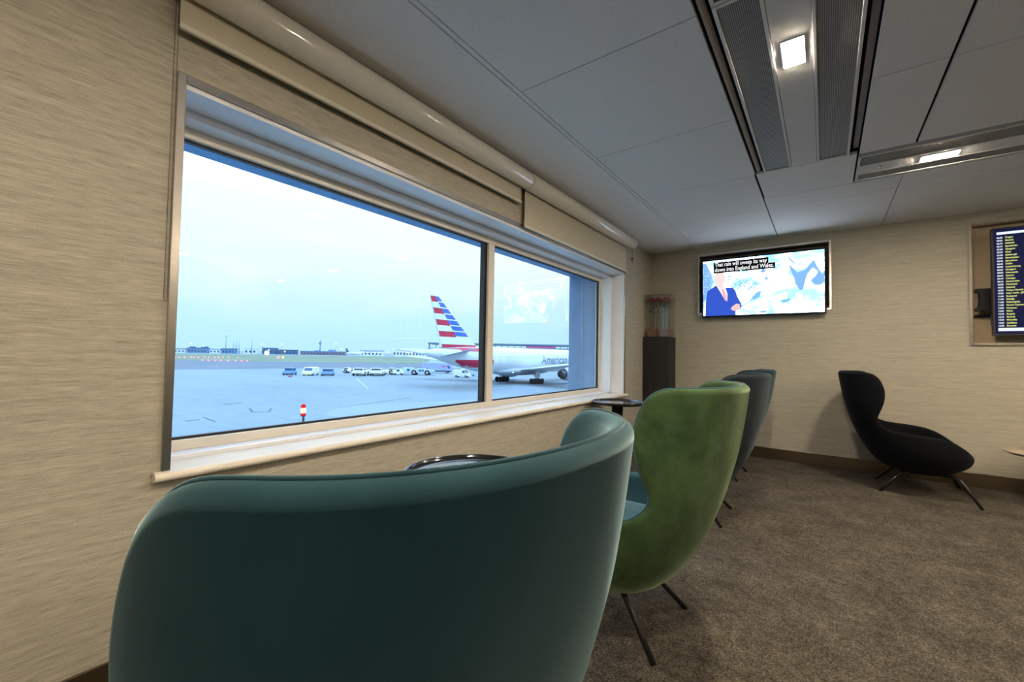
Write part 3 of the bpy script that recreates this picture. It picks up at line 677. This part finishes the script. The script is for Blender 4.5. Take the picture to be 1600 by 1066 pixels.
# taxiway lights in two rows
redl = emit('red_taxi_lamp', (1, .10, .16), 6.0); post = plain('lamp_post_grey', (.2,.2,.2), .7)
def tlight(label, x, y, mat_, r_=.32, group=None, z=0.75):
    t = empty('taxiway_light', (x, y, G)); tag(t, label, 'light', group)
    q = MB(); q.lathe([(.12, 0), (.06, .1), (.06, z-.1)], n=8); q.build('stem', post, t)
    q = MB(); q.sphere((0, 0, z+r_*.3), r_, 6); q.build('lamp', mat_, t); return t
row2 = [(-282,89),(-279,91),(-275,93),(-273,95),(-271,98),(-269,101),(-266,103),(-264,105)]
row1 = [(-378,102),(-379,105),(-379,108),(-379,112),(-380,114),(-380,117),(-380,121),(-381,124),(-381,128),(-382,131),(-382,134),(-382,138),(-383,145)]
for rw, lab, gp, rr in ((row2, 'red lamp in the nearer row of lights across the taxiway', 'nearer row of red lights', .50), (row1, 'red lamp in the farther row of lights before the grass', 'farther row of red lights', .60)):
    p0 = None
    for x, y in rw:
        if p0 is None: p0 = tlight(lab, x, y, redl, rr*.75, gp)
        else: copy_tree(p0, (x, y, G))
tlight('orange-red lamp below the white glare on the grass edge', -390, 180, redl, 1.0); tlight('yellow-green lamp below the white glare on the grass edge', -391, 184.5, emit('yellow_taxi_lamp', (1,.9,.15), 3), .9)

# vehicles
vw = plain('vehicle_white', (.78,.80,.80), .4, var=.04); vb = plain('vehicle_blue', (.20,.36,.62), .45, var=.08); vd = plain('vehicle_dark', (.02,.03,.05), .6); vg = plain('vehicle_glass', (.05,.10,.18), .15); vy = plain('bumper_yellow', (.7,.6,.15), .5); tyre = plain('tyre', (.012,.013,.016), .8); hub = plain('wheel_hub', (.35,.38,.42), .5)
HEAD = AF                                                # facing the terminal
def wheels(t, spots, r_, w_=.35):
    for x, y in spots:
        q = MB(); q.lathe([(r_*.55, -w_/2), (r_*.95, -w_/2), (r_, -w_/2+.05), (r_, w_/2-.05), (r_*.95, w_/2), (r_*.55, w_/2)], (x, y, r_), 20, axis='y'); wl = q.build('wheel', tyre, t)
        q = MB(); q.lathe([(r_*.5, -w_/2-.02), (r_*.5, w_/2+.02)], (x, y, r_), 14, axis='y'); q.build('hub', hub, wl)
def vehicle(name, label, cat, x, y, rot, parts, wh, wr):
    t = empty(name, (x, y, G), rot); tag(t, label, cat)
    for pn, mat_, shapes in parts:
        q = MB()
        for sh in shapes:
            if len(sh) == 6: q.box(*sh)
            else: q.prism(sh[0], sh[1], sh[2], axis='y')
        q.build(pn, mat_, t, bevel=.05)
    wheels(t, wh, wr); return t
# local frame: +x forward of the vehicle, y left
FACE = math.atan2(-.80, .60)                             # nose toward the window
SIDE = AF                                                # broadside, nose to the right
def small_tug(label, x, y, w_, h, body, rot, name='baggage_tractor'):
    hw = w_/2
    vehicle(name, label, 'vehicle', x, y, rot, [
        ('body', body, [(-1.5, 1.5, -hw, hw, .35, h*.55)]),
        ('cab', body, [(-1.1, .7, -hw+.12, hw-.12, h*.55, h*.62), (-1.1, .7, -hw+.12, hw-.12, h-.16, h), (.55, .66, -hw+.14, -hw+.26, h*.6, h-.1), (.55, .66, hw-.26, hw-.14, h*.6, h-.1), (-1.1, -1.0, -hw+.14, hw-.14, h*.6, h-.1)]),
        ('windscreen', vg, [(.50, .54, -hw+.22, hw-.22, h*.60, h-.15)]),
        ('bumper', vd, [(1.45, 1.62, -hw+.05, hw-.05, .25, .5)])],
        [(-.9, -hw+.1), (-.9, hw-.1), (.95, -hw+.1), (.95, hw-.1)], .38)
small_tug('small blue baggage tractor, leftmost of the apron vehicles', -124.2, 61.3, 2.75, 2.1, vb, FACE)
small_tug('small blue baggage tractor right of the white van', -115.2, 67.9, 3.0, 2.0, vb, FACE+.15)
vehicle('van', 'white van facing the window between two blue tractors', 'vehicle', -119.4, 65.0, FACE, [
    ('body', vw, [([(-2.4,.4),(2.3,.4),(2.35,1.1),(1.7,1.3),(1.1,2.3),(-2.4,2.35)], -1.45, 1.45)]),
    ('windscreen', vg, [([(1.66,1.38),(1.76,1.38),(1.26,2.18),(1.18,2.18)], -1.15, 1.15)]),
    ('bumper', vy, [(2.3, 2.45, -1.35, 1.35, .3, .55)])], [(-1.5,-1.3),(-1.5,1.3),(1.5,-1.3),(1.5,1.3)], .38)
def push_tug(label, x, y, rot, L_, w_, h, wr, name='pushback_tractor', cab=.0):
    hw = w_/2; hl = L_/2
    vehicle(name, label, 'vehicle', x, y, rot, [
        ('body', vw, [(-hl, hl, -hw, hw, .55, h*.58), (-hl*.95, hl*.95, -hw*.9, hw*.9, h*.58, h*.66)]),
        ('cab', vw, [(hl*.15, hl*.8, -hw*.85, hw*.85, h*.66, h*.72), (hl*.15, hl*.8, -hw*.85, hw*.85, h-.12, h), (hl*.15, hl*.2, -hw*.85, hw*.85, h*.7, h-.1), (hl*.75, hl*.8, -hw*.85, -hw*.72, h*.7, h-.1), (hl*.75, hl*.8, hw*.72, hw*.85, h*.7, h-.1)]),
        ('cab_glass', vg, [(hl*.24, hl*.74, -hw*.80, hw*.80, h*.72, h-.12)]),
        ('bumper', vd, [(hl-.02, hl+.15, -hw*.9, hw*.9, .45, .75), (-hl-.15, -hl+.02, -hw*.9, hw*.9, .45, .75)])],
        [(-hl*.55, -hw*.92), (-hl*.55, hw*.92), (hl*.55, -hw*.92), (hl*.55, hw*.92)], wr)
push_tug('white aircraft tractor, first of the parked white row', -125.4, 81.8, SIDE+PI, 4.6, 2.4, 1.8, .62)
push_tug('white aircraft tractor facing the window, second in the white row', -110.0, 75.4, FACE, 5.6, 3.6, 2.3, .65)
push_tug('white aircraft tractor facing the window, third in the white row', -107.3, 79.3, FACE+.1, 5.6, 3.7, 2.3, .65)
push_tug('white aircraft tractor with dark wheel arch, fourth in the white row', -111.0, 86.0, SIDE, 4.6, 2.4, 2.1, .72)
vehicle('service_truck', 'small white service truck before the long blue-white tractor', 'vehicle', -106.4, 86.4, SIDE, [
    ('body', vw, [([(-1.7,.4),(1.7,.4),(1.75,.95),(1.1,1.1),(.7,1.95),(-.5,2.0),(-.55,1.1),(-1.7,1.05)], -.85, .85)]),
    ('side_window', vg, [(-.35, .6, -.87, -.84, 1.15, 1.8)]), ('bumper', vy, [(-1.7,-.4,-.88,-.80,.42,.6)])], [(-1.1,-.75),(-1.1,.75),(1.1,-.75),(1.1,.75)], .36)
vehicle('pushback_tractor', 'long blue-white aircraft tractor with two big wheels in profile', 'vehicle', -103.3, 91.9, SIDE, [
    ('body', plain('vehicle_pale_blue', (.45,.58,.78), .4, var=.05), [(-4.9, 4.6, -1.6, 1.6, .7, 1.7), (-4.9, -1.6, -1.5, 1.5, 1.7, 2.25), (-.6, 2.2, -1.5, 1.5, 1.7, 2.0), (4.4, 5.1, -1.4, 1.4, 1.0, 1.5)]),
    ('cab_window', vg, [(-3.3, -2.5, -1.64, -1.58, 1.25, 2.0), (.45, 1.2, -1.64, -1.58, 1.2, 1.75), (1.4, 2.0, -1.64, -1.58, 1.2, 1.75)])],
    [(-1.1, -1.45), (-1.1, 1.45), (3.1, -1.45), (3.1, 1.45)], .86)
vehicle('cargo_trailer', 'grey-violet box trailer with a red logo behind the tractors', 'trailer', -109.8, 106.3, SIDE, [
    ('box', plain('trailer_violet_grey', (.34,.40,.60), .6, var=.06, vscale=1), [(-5.2, 5.2, -1.3, 1.3, .9, 3.65)]),
    ('chassis', vd, [(-5.0, 5.0, -1.1, 1.1, .5, .88)]), ('logo', plain('logo_red', (.6,.12,.2), .6), [([(1.6,2.2),(3.1,2.2),(3.4,2.7),(1.9,2.6)], -1.33, -1.30)]), ('tail_mark', plain('logo_navy', (.05,.08,.25), .6), [([(3.6,2.4),(4.4,1.6),(4.9,2.0),(4.2,2.8)], -1.33, -1.30)])],
    [(-3.6,-1.0),(-3.6,1.0),(3.6,-1.0),(3.6,1.0)], .45)
vehicle('van', 'white van parked under the airliner\'s tail', 'vehicle', -84.8, 92.6, SIDE-.25, [
    ('body', vw, [([(-2.4,.4),(2.4,.4),(2.45,1.15),(1.6,1.35),(1.0,2.2),(-2.4,2.25)], -.95, .95), (-.1, 2.2, -.9, .9, 2.25, 2.6)]),
    ('side_window', vg, [([(.35,1.4),(1.4,1.4),(.95,2.05),(.35,2.05)], -.98, -.94)]), ('windscreen', vg, [([(1.62,1.42),(1.72,1.42),(1.12,2.12),(1.04,2.12)], -.8, .8)])],
    [(-1.5,-.85),(-1.5,.85),(1.5,-.85),(1.5,.85)], .36)
vehicle('baggage_dolly', 'low blue baggage dolly beside the white van', 'trailer', -86.6, 101.7, SIDE, [
    ('deck', vb, [(-2.0, 2.0, -.8, .8, .45, .62)]), ('rail', plain('dolly_blue_dark', (.10,.22,.40), .5), [(-1.95,-1.85,-.8,.8,.62,1.05),(1.85,1.95,-.8,.8,.62,1.05),(-1.9,1.9,-.8,-.74,.85,.95)])], [(-1.4,-.7),(-1.4,.7),(1.4,-.7),(1.4,.7)], .25)
q = MB(); q.prism([(-.6,0),(.6,0),(.45,.22),(-.1,.3),(-.5,.2)], -.3, .3, axis='y')
tag(q.build('wheel_chock', plain('chock_red', (.30,.04,.08), .6), loc=(-114.8, 56.9, G), rotz=SIDE, bevel=.03), 'small red chock on the concrete before the leftmost blue tractor', 'chock')

# airliner
ac = empty('airliner', (-60.2, 87.19, G), math.atan2(.999, .034)); tag(ac, 'white airliner with red and blue striped tail parked beyond the window', 'airplane')
acw = plain('airliner_silver_white', (.62,.68,.72), .3, spec=.5, var=.02, vscale=.3); acg = plain('airliner_wing_grey', (.42,.47,.54), .4); acr = plain('livery_red', (.50,.02,.06), .4); acb = plain('livery_blue', (.035,.12,.50), .4); acl = plain('livery_pale', (.70,.78,.84), .35); title = plain('title_grey_blue', (.09,.17,.28), .4)
def sect(x, zt, zb, hw, n=36):
    zc, hz = (zt+zb)/2, (zt-zb)/2
    return [Vector((x, hw*math.cos(2*PI*i/n), zc+hz*math.sin(2*PI*i/n))) for i in range(n)]
ST = [(-30.6,7.35,6.9,.18),(-30.2,7.55,6.7,.40),(-28.5,7.9,6.15,.90),(-26.0,8.2,5.45,1.40),(-23,8.42,4.65,1.88),(-19.5,8.58,3.85,2.38),(-15.5,8.66,3.12,2.78),(-11.5,8.68,2.68,3.0),(-8,8.68,2.50,3.08),(-4,8.68,2.48,3.1),(4,8.68,2.48,3.1),(14,8.68,2.48,3.1),(23,8.68,2.48,3.1),(27,8.55,2.55,2.9),(29.5,8.0,2.75,2.4),(31.2,7.1,3.1,1.75),(32.3,6.2,3.6,1.0),(32.8,5.3,4.3,.3)]
q = MB(); q.rings([sect(*s_) for s_ in ST], True, True); fus = q.build('fuselage', acw, ac)
def side_pt(x, z, off=.012):                             # a point on the starboard skin
    for i in range(len(ST)-1):
        if ST[i][0] <= x <= ST[i+1][0]: break
    t = (x-ST[i][0])/(ST[i+1][0]-ST[i][0]); zt, zb, hw = [ST[i][k]+t*(ST[i+1][k]-ST[i][k]) for k in (1,2,3)]
    zc, hz = (zt+zb)/2, (zt-zb)/2; k = max(-.999, min(.999, (z-zc)/hz)); y = -hw*math.sqrt(1-k*k)
    n_ = Vector((0, y/(hw*hw), (z-zc)/(hz*hz))).normalized(); return Vector((x, y, zc+hz*k))+n_*off
def skin(xs, zlo, zhi, nz=6, off=.015):
    q = MB(); R_ = [[side_pt(x, zlo(x)+(zhi(x)-zlo(x))*k/nz, off) for k in range(nz+1)] for x in xs]; q.rings(R_, False, True, 0, False); return q
lin_ = lambda a_, b_, n_: [a_+(b_-a_)*k/n_ for k in range(n_+1)]
skin(lin_(-23.6, -13.2, 20), lambda x: max(4.1, 4.1+.42*(-20.5-x)), lambda x: 5.75, 5).build('red_stripe', acr, fus)
skin(lin_(-27.4, -13.2, 20), lambda x: 8.05-.03*(x+27.4) if x < -22 else 7.55, lambda x: 8.0+.065*(x+27.4)/1.4 if x < -17 else max(7.6, 8.47-.22*(x+17)), 4, .018).build('red_flash', acr, fus)
q = MB(); Rb = [(-12,3.6,3.2,.4),(-10,3.7,2.5,2.0),(-6,4.3,2.0,3.15),(0,4.5,1.85,3.3),(6,4.5,1.9,3.3),(10,4.1,2.2,2.6),(13,3.5,2.7,.8)]
q.rings([sect(*s_) for s_ in Rb], True, True); q.build('belly_fairing', acg, ac)
# fin built in rows of the striped livery, thickness as a real fin
def finpt(h, f_, s_):                                    # h 0..1 up the fin, f_ 0 rear .. 1 leading edge, s_ side
    xr = -26.4+(-29.55+26.4)*h; xf = -15.6+(-27.25+15.6)*h; z = 8.35+(18.55-8.35)*h
    th = (.55*(1-h)+.16*h)*(1-(2*f_-.75)**2*.55 if f_ < .9 else .25)
    return Vector((xr+(xf-xr)*f_, s_*th, z))
q = MB()
hs = [0, .06, .12, .185]; rows_ = []
h = .985; band_h = .108
mats_rows = []
def quad(h0, h1, f0, f1, mi, n=3):
    for k in range(n):
        a_, b_ = f0+(f1-f0)*k/n, f0+(f1-f0)*(k+1)/n
        for s_ in (-1, 1): q.face([finpt(h0,a_,s_), finpt(h0,b_,s_), finpt(h1,b_,s_), finpt(h1,a_,s_)], mi)
LEV = [1.0]
for k in range(7): LEV.append(1.0-.0675*(2*k+1)*.5*2/1.0 if False else 1.0-.113*(k+1))
for k in range(7):
    h1, h0 = LEV[k], LEV[k+1]; gp = .022
    quad(h0, h1, 0, .50, 1 if k % 2 == 0 else 0)
    quad(h0+gp, h1, .50, .97, 2); quad(h0, h0+gp, .50, .97, 0); quad(h0, h1, .97, 1.0, 0, 1)
quad(0, .06, 0, 1, 1); quad(.06, LEV[7], 0, 1, 0)
q.face([finpt(1,0,-1), finpt(1,1,-1), finpt(1,1,1), finpt(1,0,1)], 0)
for i in range(10):
    q.face([finpt(i/10,0,-1), finpt((i+1)/10,0,-1), finpt((i+1)/10,0,1), finpt(i/10,0,1)], 0); q.face([finpt(i/10,1,-1), finpt((i+1)/10,1,-1), finpt((i+1)/10,1,1), finpt(i/10,1,1)], 0)
q.build('tail_fin', [acl, acr, acb], ac)
def lift(name, root, tip, mat_, sgn, n=8):               # root, tip: (xle, zle, xte, zte, y, thick)
    q = MB(); R_ = []
    for k in range(n+1):
        t = k/n; xle, zle, xte, zte, y, th = [root[i]+(tip[i]-root[i])*t for i in range(6)]
        ring = []
        for f_, s_ in ((0,0),(.05,.5),(.2,.95),(.4,1),(.7,.55),(1,.03),(.7,-.35),(.4,-.6),(.2,-.55),(.05,-.35)):
            ring.append((xle+(xte-xle)*f_, y*sgn, zle+(zte-zle)*f_+th*s_))
        R_.append(ring)
    q.rings(R_, True, True); return q.build(name, mat_, ac)
for sgn in (-1, 1):
    lift('wing', (9.5, 3.3, -3.2, 3.2, 2.2, .75), (-10.5, 6.2, -13.0, 6.1, 30.0, .18), acw if sgn < 0 else acg, sgn, 10)
    lift('tailplane', (-19.6, 7.45, -27.4, 6.35, .9, .28), (-27.0, 8.1, -29.6, 7.7, 10.6, .08), acg, sgn)
    e = empty('engine', (0,0,0)); e.parent = ac
    q = MB(); q.lathe([(1.30,11.2),(1.52,11.0),(1.72,10.0),(1.76,8.5),(1.62,6.5),(1.36,5.2),(1.30,5.25),(1.25,6.5)], (0, 9.7*sgn, 2.42), 32, axis='x', cap=False); q.build('nacelle', acg, e)
    q = MB(); q.lathe([(1.22,6.6),(1.15,5.3),(.78,3.9),(.70,3.9),(.42,3.9),(.05,2.9)], (0, 9.7*sgn, 2.42), 24, axis='x'); q.lathe([(1.25,10.2),(.3,10.2),(.05,10.8)], (0,9.7*sgn,2.42), 24, axis='x'); q.build('exhaust_cone', plain('engine_dark', (.09,.09,.10), .4, .6), e)
    q = MB(); q.prism([(5.0,4.0),(10.2,3.95),(9.4,4.5),(5.8,4.6),(3.6,4.3)], 9.7*sgn-.22, 9.7*sgn+.22, axis='y'); q.build('pylon', acw, e)
    gr = empty('landing_gear', (0,0,0)); gr.parent = ac
    q = MB(); q.tube([(0, 5.0*sgn, 3.2), (0, 5.49*sgn, .7)], .24, 12); q.tube([(1.9, 4.6*sgn, 3.0), (.1, 5.45*sgn, 1.1)], .11, 8); q.tube([(0, 3.4*sgn, 2.9), (0, 5.4*sgn, 1.5)], .10, 8); q.tube([(-1.5, 5.49*sgn, .67), (1.5, 5.49*sgn, .67)], .16, 8)
    q.build('strut', plain('gear_grey', (.40,.45,.50), .5), gr)
    q = MB(); q.box(-.9, .9, 5.85*sgn-.04, 5.85*sgn+.04, 1.5, 3.0); q.build('gear_door', acw, gr)
    for bx in (-1.45, 0, 1.45):
        for by in (-.55, .55):
            q = MB(); q.lathe([(.34,-.22),(.60,-.24),(.66,-.16),(.66,.16),(.60,.24),(.34,.22)], (bx, 5.49*sgn+by, .66), 22, axis='y'); q.build('wheel', tyre, gr)
gr = empty('landing_gear', (0,0,0)); gr.parent = ac
q = MB(); q.tube([(26.2,0,2.7),(26.2,0,.5)], .14, 10); q.build('strut', acg, gr)
for by in (-.35,.35): q = MB(); q.lathe([(.3,-.16),(.5,-.18),(.54,-.1),(.54,.1),(.5,.18),(.3,.16)], (26.2,by,.54), 18, axis='y'); q.build('wheel', tyre, gr)
q = MB(); tt = MB(); tt.text('American', 3.2, Matrix.Identity(4), sx=1.0, bold=.02)
wmax = max(v.co.x for v in tt.bm.verts); bmesh.ops.subdivide_edges(tt.bm, edges=tt.bm.edges[:], cuts=2)
for v in tt.bm.verts: x, y = v.co.x, v.co.y; v.co = side_pt(5.6+x/wmax*12.6, 4.75+y*1.0, .02)
tt.build('title_lettering', title, fus)
q = MB()
for k in range(60):
    x = -14+k*.72
    if 5.4 < x < 22: continue
    R_ = [[side_pt(x+dx, 6.45+dz, .013) for dx in (-.11, .11)] for dz in (-.17, .17)]; q.rings(R_, False, True, 0, False)
q.build('cabin_windows', plain('cabin_window', (.30,.42,.55), .3), fus)
q = MB()
for x in (-12.3, -9.6): R_ = [[side_pt(x+dx, 6.1+dz, .016) for dx in (-.5, -.45, .45, .5)] for dz in (-1.0, -.5, 0, .5, .95)]; q.rings(R_, False, True, 0, False)
q.build('cabin_door', acl, fus)
q = MB(); q.sphere((-6.2, -2.9, 2.9), .16, 8); q.build('service_lamp', emit('ground_lamp_white', (1,1,1), 6), ac)

# pier building behind the airliner
pr = empty('pier_building', (-148.6, 137.5, G), math.atan2(177-137.5, -95.1+148.6)); tag(pr, 'long pale pier building rising behind the airliner\'s spine', 'building')
pw = plain('pier_pale_panel', (.55,.68,.76), .5, var=.05, vscale=.2); pd = plain('pier_roof_blue', (.12,.20,.30), .5)
q = MB(); q.box(0, 92, 0, 14, 0, 10.0); q.build('wall', pw, pr)
q = MB(); q.box(-.3, 74, -.6, 14.4, 11.4, 12.1); q.box(5, 86, -.5, 14, 10.0, 10.25); q.build('roof', pd, pr)
q = MB(); 
for k in range(24): q.box(.2+k*3.1, .45+k*3.1, -.3, .2, 10.0, 11.5)
q.box(0, .4, -.5, 0, 4, 12); q.build('roof_post', pd, pr)
q = MB(); q.box(46, 60, -.55, -.2, 10.3, 11.1); q.build('sign', plain('pier_sign_red', (.55,.08,.25), .5), pr)
q = MB(); q.box(1.2, 2.6, -.25, .1, 5.5, 9.2); q.box(4.2, 5.8, -.25, .1, 7.5, 9.0); q.build('door', pd, pr)

# far side of the airfield
def bld(name, label, x, y, w_, h, mat_, roof=None, dep=18, steps=()):
    t = empty(name, (x, y, G), AF); tag(t, label, 'building')
    w_ *= .86; dep = 9; q = MB(); q.box(-w_/2, w_/2, 0, dep, 0, h); q.build('wall', mat_, t)
    q = MB(); q.box(-w_/2-.8, w_/2+.8, -1, dep+1, h, h+1.2)
    for a_, b_, hh in steps: q.box(-w_/2+a_*w_, -w_/2+b_*w_, 1, dep-2, h+1.2, h+1.2+hh)
    q.build('roof', roof or vb, t)
    q = MB(); n_ = max(3, int(w_/6))
    for k in range(n_): q.box(-w_/2+(k+.25)*w_/n_, -w_/2+(k+.75)*w_/n_, -.3, .05, h*.25, h*.62)
    q.build('window', vg, t)
hz_w = plain('far_white', (.70,.78,.82), .6); hz_b = plain('far_blue', (.16,.28,.46), .7); hz_d = plain('far_dark_blue', (.08,.15,.26), .7); hz_r = plain('far_brown', (.26,.22,.27), .7)
bld('shed', 'white shed with a dark roof at the horizon\'s left end', -979, 270, 24, 7, hz_w, hz_d)
bld('terminal', 'low blue terminal block under the cluster of white floodlights', -953, 290, 42, 9, hz_b, hz_d, steps=((.1,.3,2),(.7,.95,2.5)))
bld('shed', 'white shed right of the blue terminal block', -926, 310, 23, 7.2, hz_w)
bld('warehouse', 'blue warehouse beneath the tall thin mast', -905, 325, 28, 8.5, hz_b, hz_d)
bld('hangar', 'white hangar right of the masts on the horizon', -872, 350, 27, 10, hz_w, hz_w)
bld('hangar', 'dark blue hangar beside the bright white glare', -844, 371, 29, 11.2, hz_d, hz_b)
bld('warehouse', 'dark low long shed right of the bright glare', -816, 391, 39, 8, hz_d, hz_d)
bld('terminal', 'long low brownish terminal in the horizon\'s middle', -761, 431, 98, 6.2, hz_r, hz_b, steps=((.3,.4,1.5),(.62,.75,3)))
bld('terminal', 'pale hall left of the airliner\'s tail on the horizon', -688, 486, 48, 9, hz_w, hz_b)
bld('terminal', 'wide white lit terminal nearest the airliner\'s tail', -630, 528, 70, 12, hz_w, hz_w)
t = empty('parked_airliner', (-642, 419, G), AF); tag(t, 'tiny distant airliner with dark tail parked on the horizon', 'airplane')
q = MB(); q.lathe([(.2,-14),(1.8,-9),(2,0),(2,10),(1.4,13),(.2,15)], (0,0,4.5), 14, axis='x'); q.build('fuselage', hz_w, t)
q = MB(); q.prism([(-13,6),(-8,6),(-11,13),(-14,13)], -.3, .3, axis='y'); q.build('tail_fin', hz_d, t)
q = MB(); q.prism([(3,-1),(-4,-16),(-6,-16),(-3,0),(-6,16),(-4,16),(3,1)], 3.6, 4.0); q.build('wing', hz_d, t)
for lab, x, y, h in (('tall thin mast standing above the blue warehouse', -896.7, 317.7, 34), ('slim lattice pole just right of the tall mast', -885.7, 326.3, 22.4), ('thin pole, middle of the three right of the mast', -881.5, 329.4, 23.7), ('thin pole, right of the three beside the mast', -877, 332.8, 22.6), ('lone thin pole above the white hangar', -857.8, 346.8, 24)):
    q = MB(); q.lathe([(.75,0),(.55,h*.5),(.35,h)], n=8); 
    if h > 30: q.box(-1.6, 1.6, -.5, .5, h-2.4, h-1.2)
    else: q.box(-.9, .9, -.3, .3, h-1.0, h-.6)
    tag(q.build('mast', hz_b, loc=(x, y, G)), lab, 'mast')
t = empty('radar_tower', (-755.4, 422.4, G)); tag(t, 'slim radar tower above the brownish terminal on the horizon', 'tower')
q = MB(); q.lathe([(1.4,0),(1.0,20)], n=10); q.build('shaft', hz_b, t); q = MB(); q.lathe([(1.2,20),(2.2,21.5),(2.2,23.5),(1.0,25),(.3,28.7)], n=12); q.build('head', hz_b, t)
fl_m = emit('floodlight_white', (1, .98, .92), 8.0)
FLP = [(-950.2,278.9,11.6),(-931,293.2,7.2),(-832.9,365.9,2.1),(-842.5,358.4,12.6),(-812.7,380.4,13.3),(-808.9,383.8,-.4),(-731.9,440,16.1),(-724.2,446,6.7),(-692.5,469.7,1.4),(-673.3,483.9,.6),(-665.6,489.6,.8),(-654.1,498.1,1.0),(-645.4,504.3,7.2),(-628.1,517.1,5.2),(-624.3,520.1,1.7),(-618.5,524.4,.6),(-594.5,542.3,-2.5)]
first = None
for x, y, z in FLP:
    t = empty('floodlight', (x, y, G)); tag(t, 'small white floodlight on a pole along the horizon buildings', 'light', 'white floodlights on the horizon')
    q = MB(); q.lathe([(.3,0),(.2,z-G)], n=6); q.build('pole', post, t); q = MB(); q.sphere((0,0,z-G), .95, 6); q.build('lamp', fl_m, t)
t = empty('floodlight', (-560, 244, G)); tag(t, 'white glowing ball standing for aircraft landing light glare beyond the taxiway', 'light')
q = MB(); q.lathe([(.5,0),(.3,2.2)], n=6); q.build('pole', post, t); q = MB(); q.sphere((0,0,4.0), 2.6, 10); q.build('lamp', fl_m, t)  # ball on an added pole stands in for an aircraft's landing-light glare

# ------------------------------------------------------------------ sky
wd = bpy.data.worlds.new('sky'); SC.world = wd; wd.use_nodes = True; nt = wd.node_tree; bg = nt.nodes['Background']
tc = N(nt, 'ShaderNodeTexCoord'); sx = N(nt, 'ShaderNodeSeparateXYZ'); L(nt, tc.outputs['Generated'], sx.inputs[0])
grad = ramp(nt, sx.outputs['Z'], [(0.0, (.54,.90,1.03)), (.07, (.60,.96,1.08)), (.18, (.88,1.05,1.16)), (.30, (1.0,1.22,1.45)), (.48, (2.3,3.3,4.9)), (1.0, (1.7,3.5,6.0))])
mp = N(nt, 'ShaderNodeMapping'); mp.inputs['Scale'].default_value = (2.2,2.2,9.0); L(nt, tc.outputs['Generated'], mp.inputs['Vector'])
nz = N(nt, 'ShaderNodeTexNoise', Scale=1.3, Detail=7.0, Roughness=.55, Distortion=.6); L(nt, mp.outputs[0], nz.inputs['Vector'])
cm = N(nt, 'ShaderNodeMapRange'); cm.inputs['From Min'].default_value = .44; cm.inputs['From Max'].default_value = .66; L(nt, nz.outputs['Fac'], cm.inputs['Value'])
ce = N(nt, 'ShaderNodeMapRange'); ce.inputs['From Min'].default_value = .04; ce.inputs['From Max'].default_value = .20; L(nt, sx.outputs['Z'], ce.inputs['Value'])
cf = N(nt, 'ShaderNodeMath', operation='MULTIPLY'); L(nt, cm.outputs[0], cf.inputs[0]); L(nt, ce.outputs[0], cf.inputs[1])
mx = N(nt, 'ShaderNodeMixRGB'); mx.inputs['Color2'].default_value = (1.0,1.06,1.08,1); L(nt, cf.outputs[0], mx.inputs['Fac']); L(nt, grad, mx.inputs['Color1'])
L(nt, mx.outputs[0], bg.inputs['Color']); bg.inputs['Strength'].default_value = 1.08

# ------------------------------------------------------------------ camera
cam = bpy.data.cameras.new('camera'); co = bpy.data.objects.new('camera', cam); COL.objects.link(co); SC.camera = co
yaw, pit, rol = 6.36378951e-01, 3.20364379e-02, -1.67908827e-02
fw = Vector((-math.sin(yaw)*math.cos(pit), math.cos(yaw)*math.cos(pit), math.sin(pit)))
rt = Vector((math.cos(yaw), math.sin(yaw), 0)); dn = fw.cross(rt)
r2 = math.cos(rol)*rt + math.sin(rol)*dn; d2 = -math.sin(rol)*rt + math.cos(rol)*dn
co.matrix_world = Matrix(((r2.x, -d2.x, -fw.x, CAMX), (r2.y, -d2.y, -fw.y, CAMY), (r2.z, -d2.z, -fw.z, CAMZ), (0,0,0,1)))
cam.sensor_width = 36; cam.lens = 660.84/1600*36; cam.clip_start = .02; cam.clip_end = 8000

SC.view_settings.view_transform = 'Standard'; SC.view_settings.look = 'None'; SC.view_settings.gamma = 1.0; SC.view_settings.exposure = 0.0
SC.view_settings.use_curve_mapping = False
SC.cycles.use_denoising = True; SC.cycles.max_bounces = 10; SC.cycles.diffuse_bounces = 6; SC.cycles.transparent_max_bounces = 16; SC.cycles.sample_clamp_indirect = 4.0
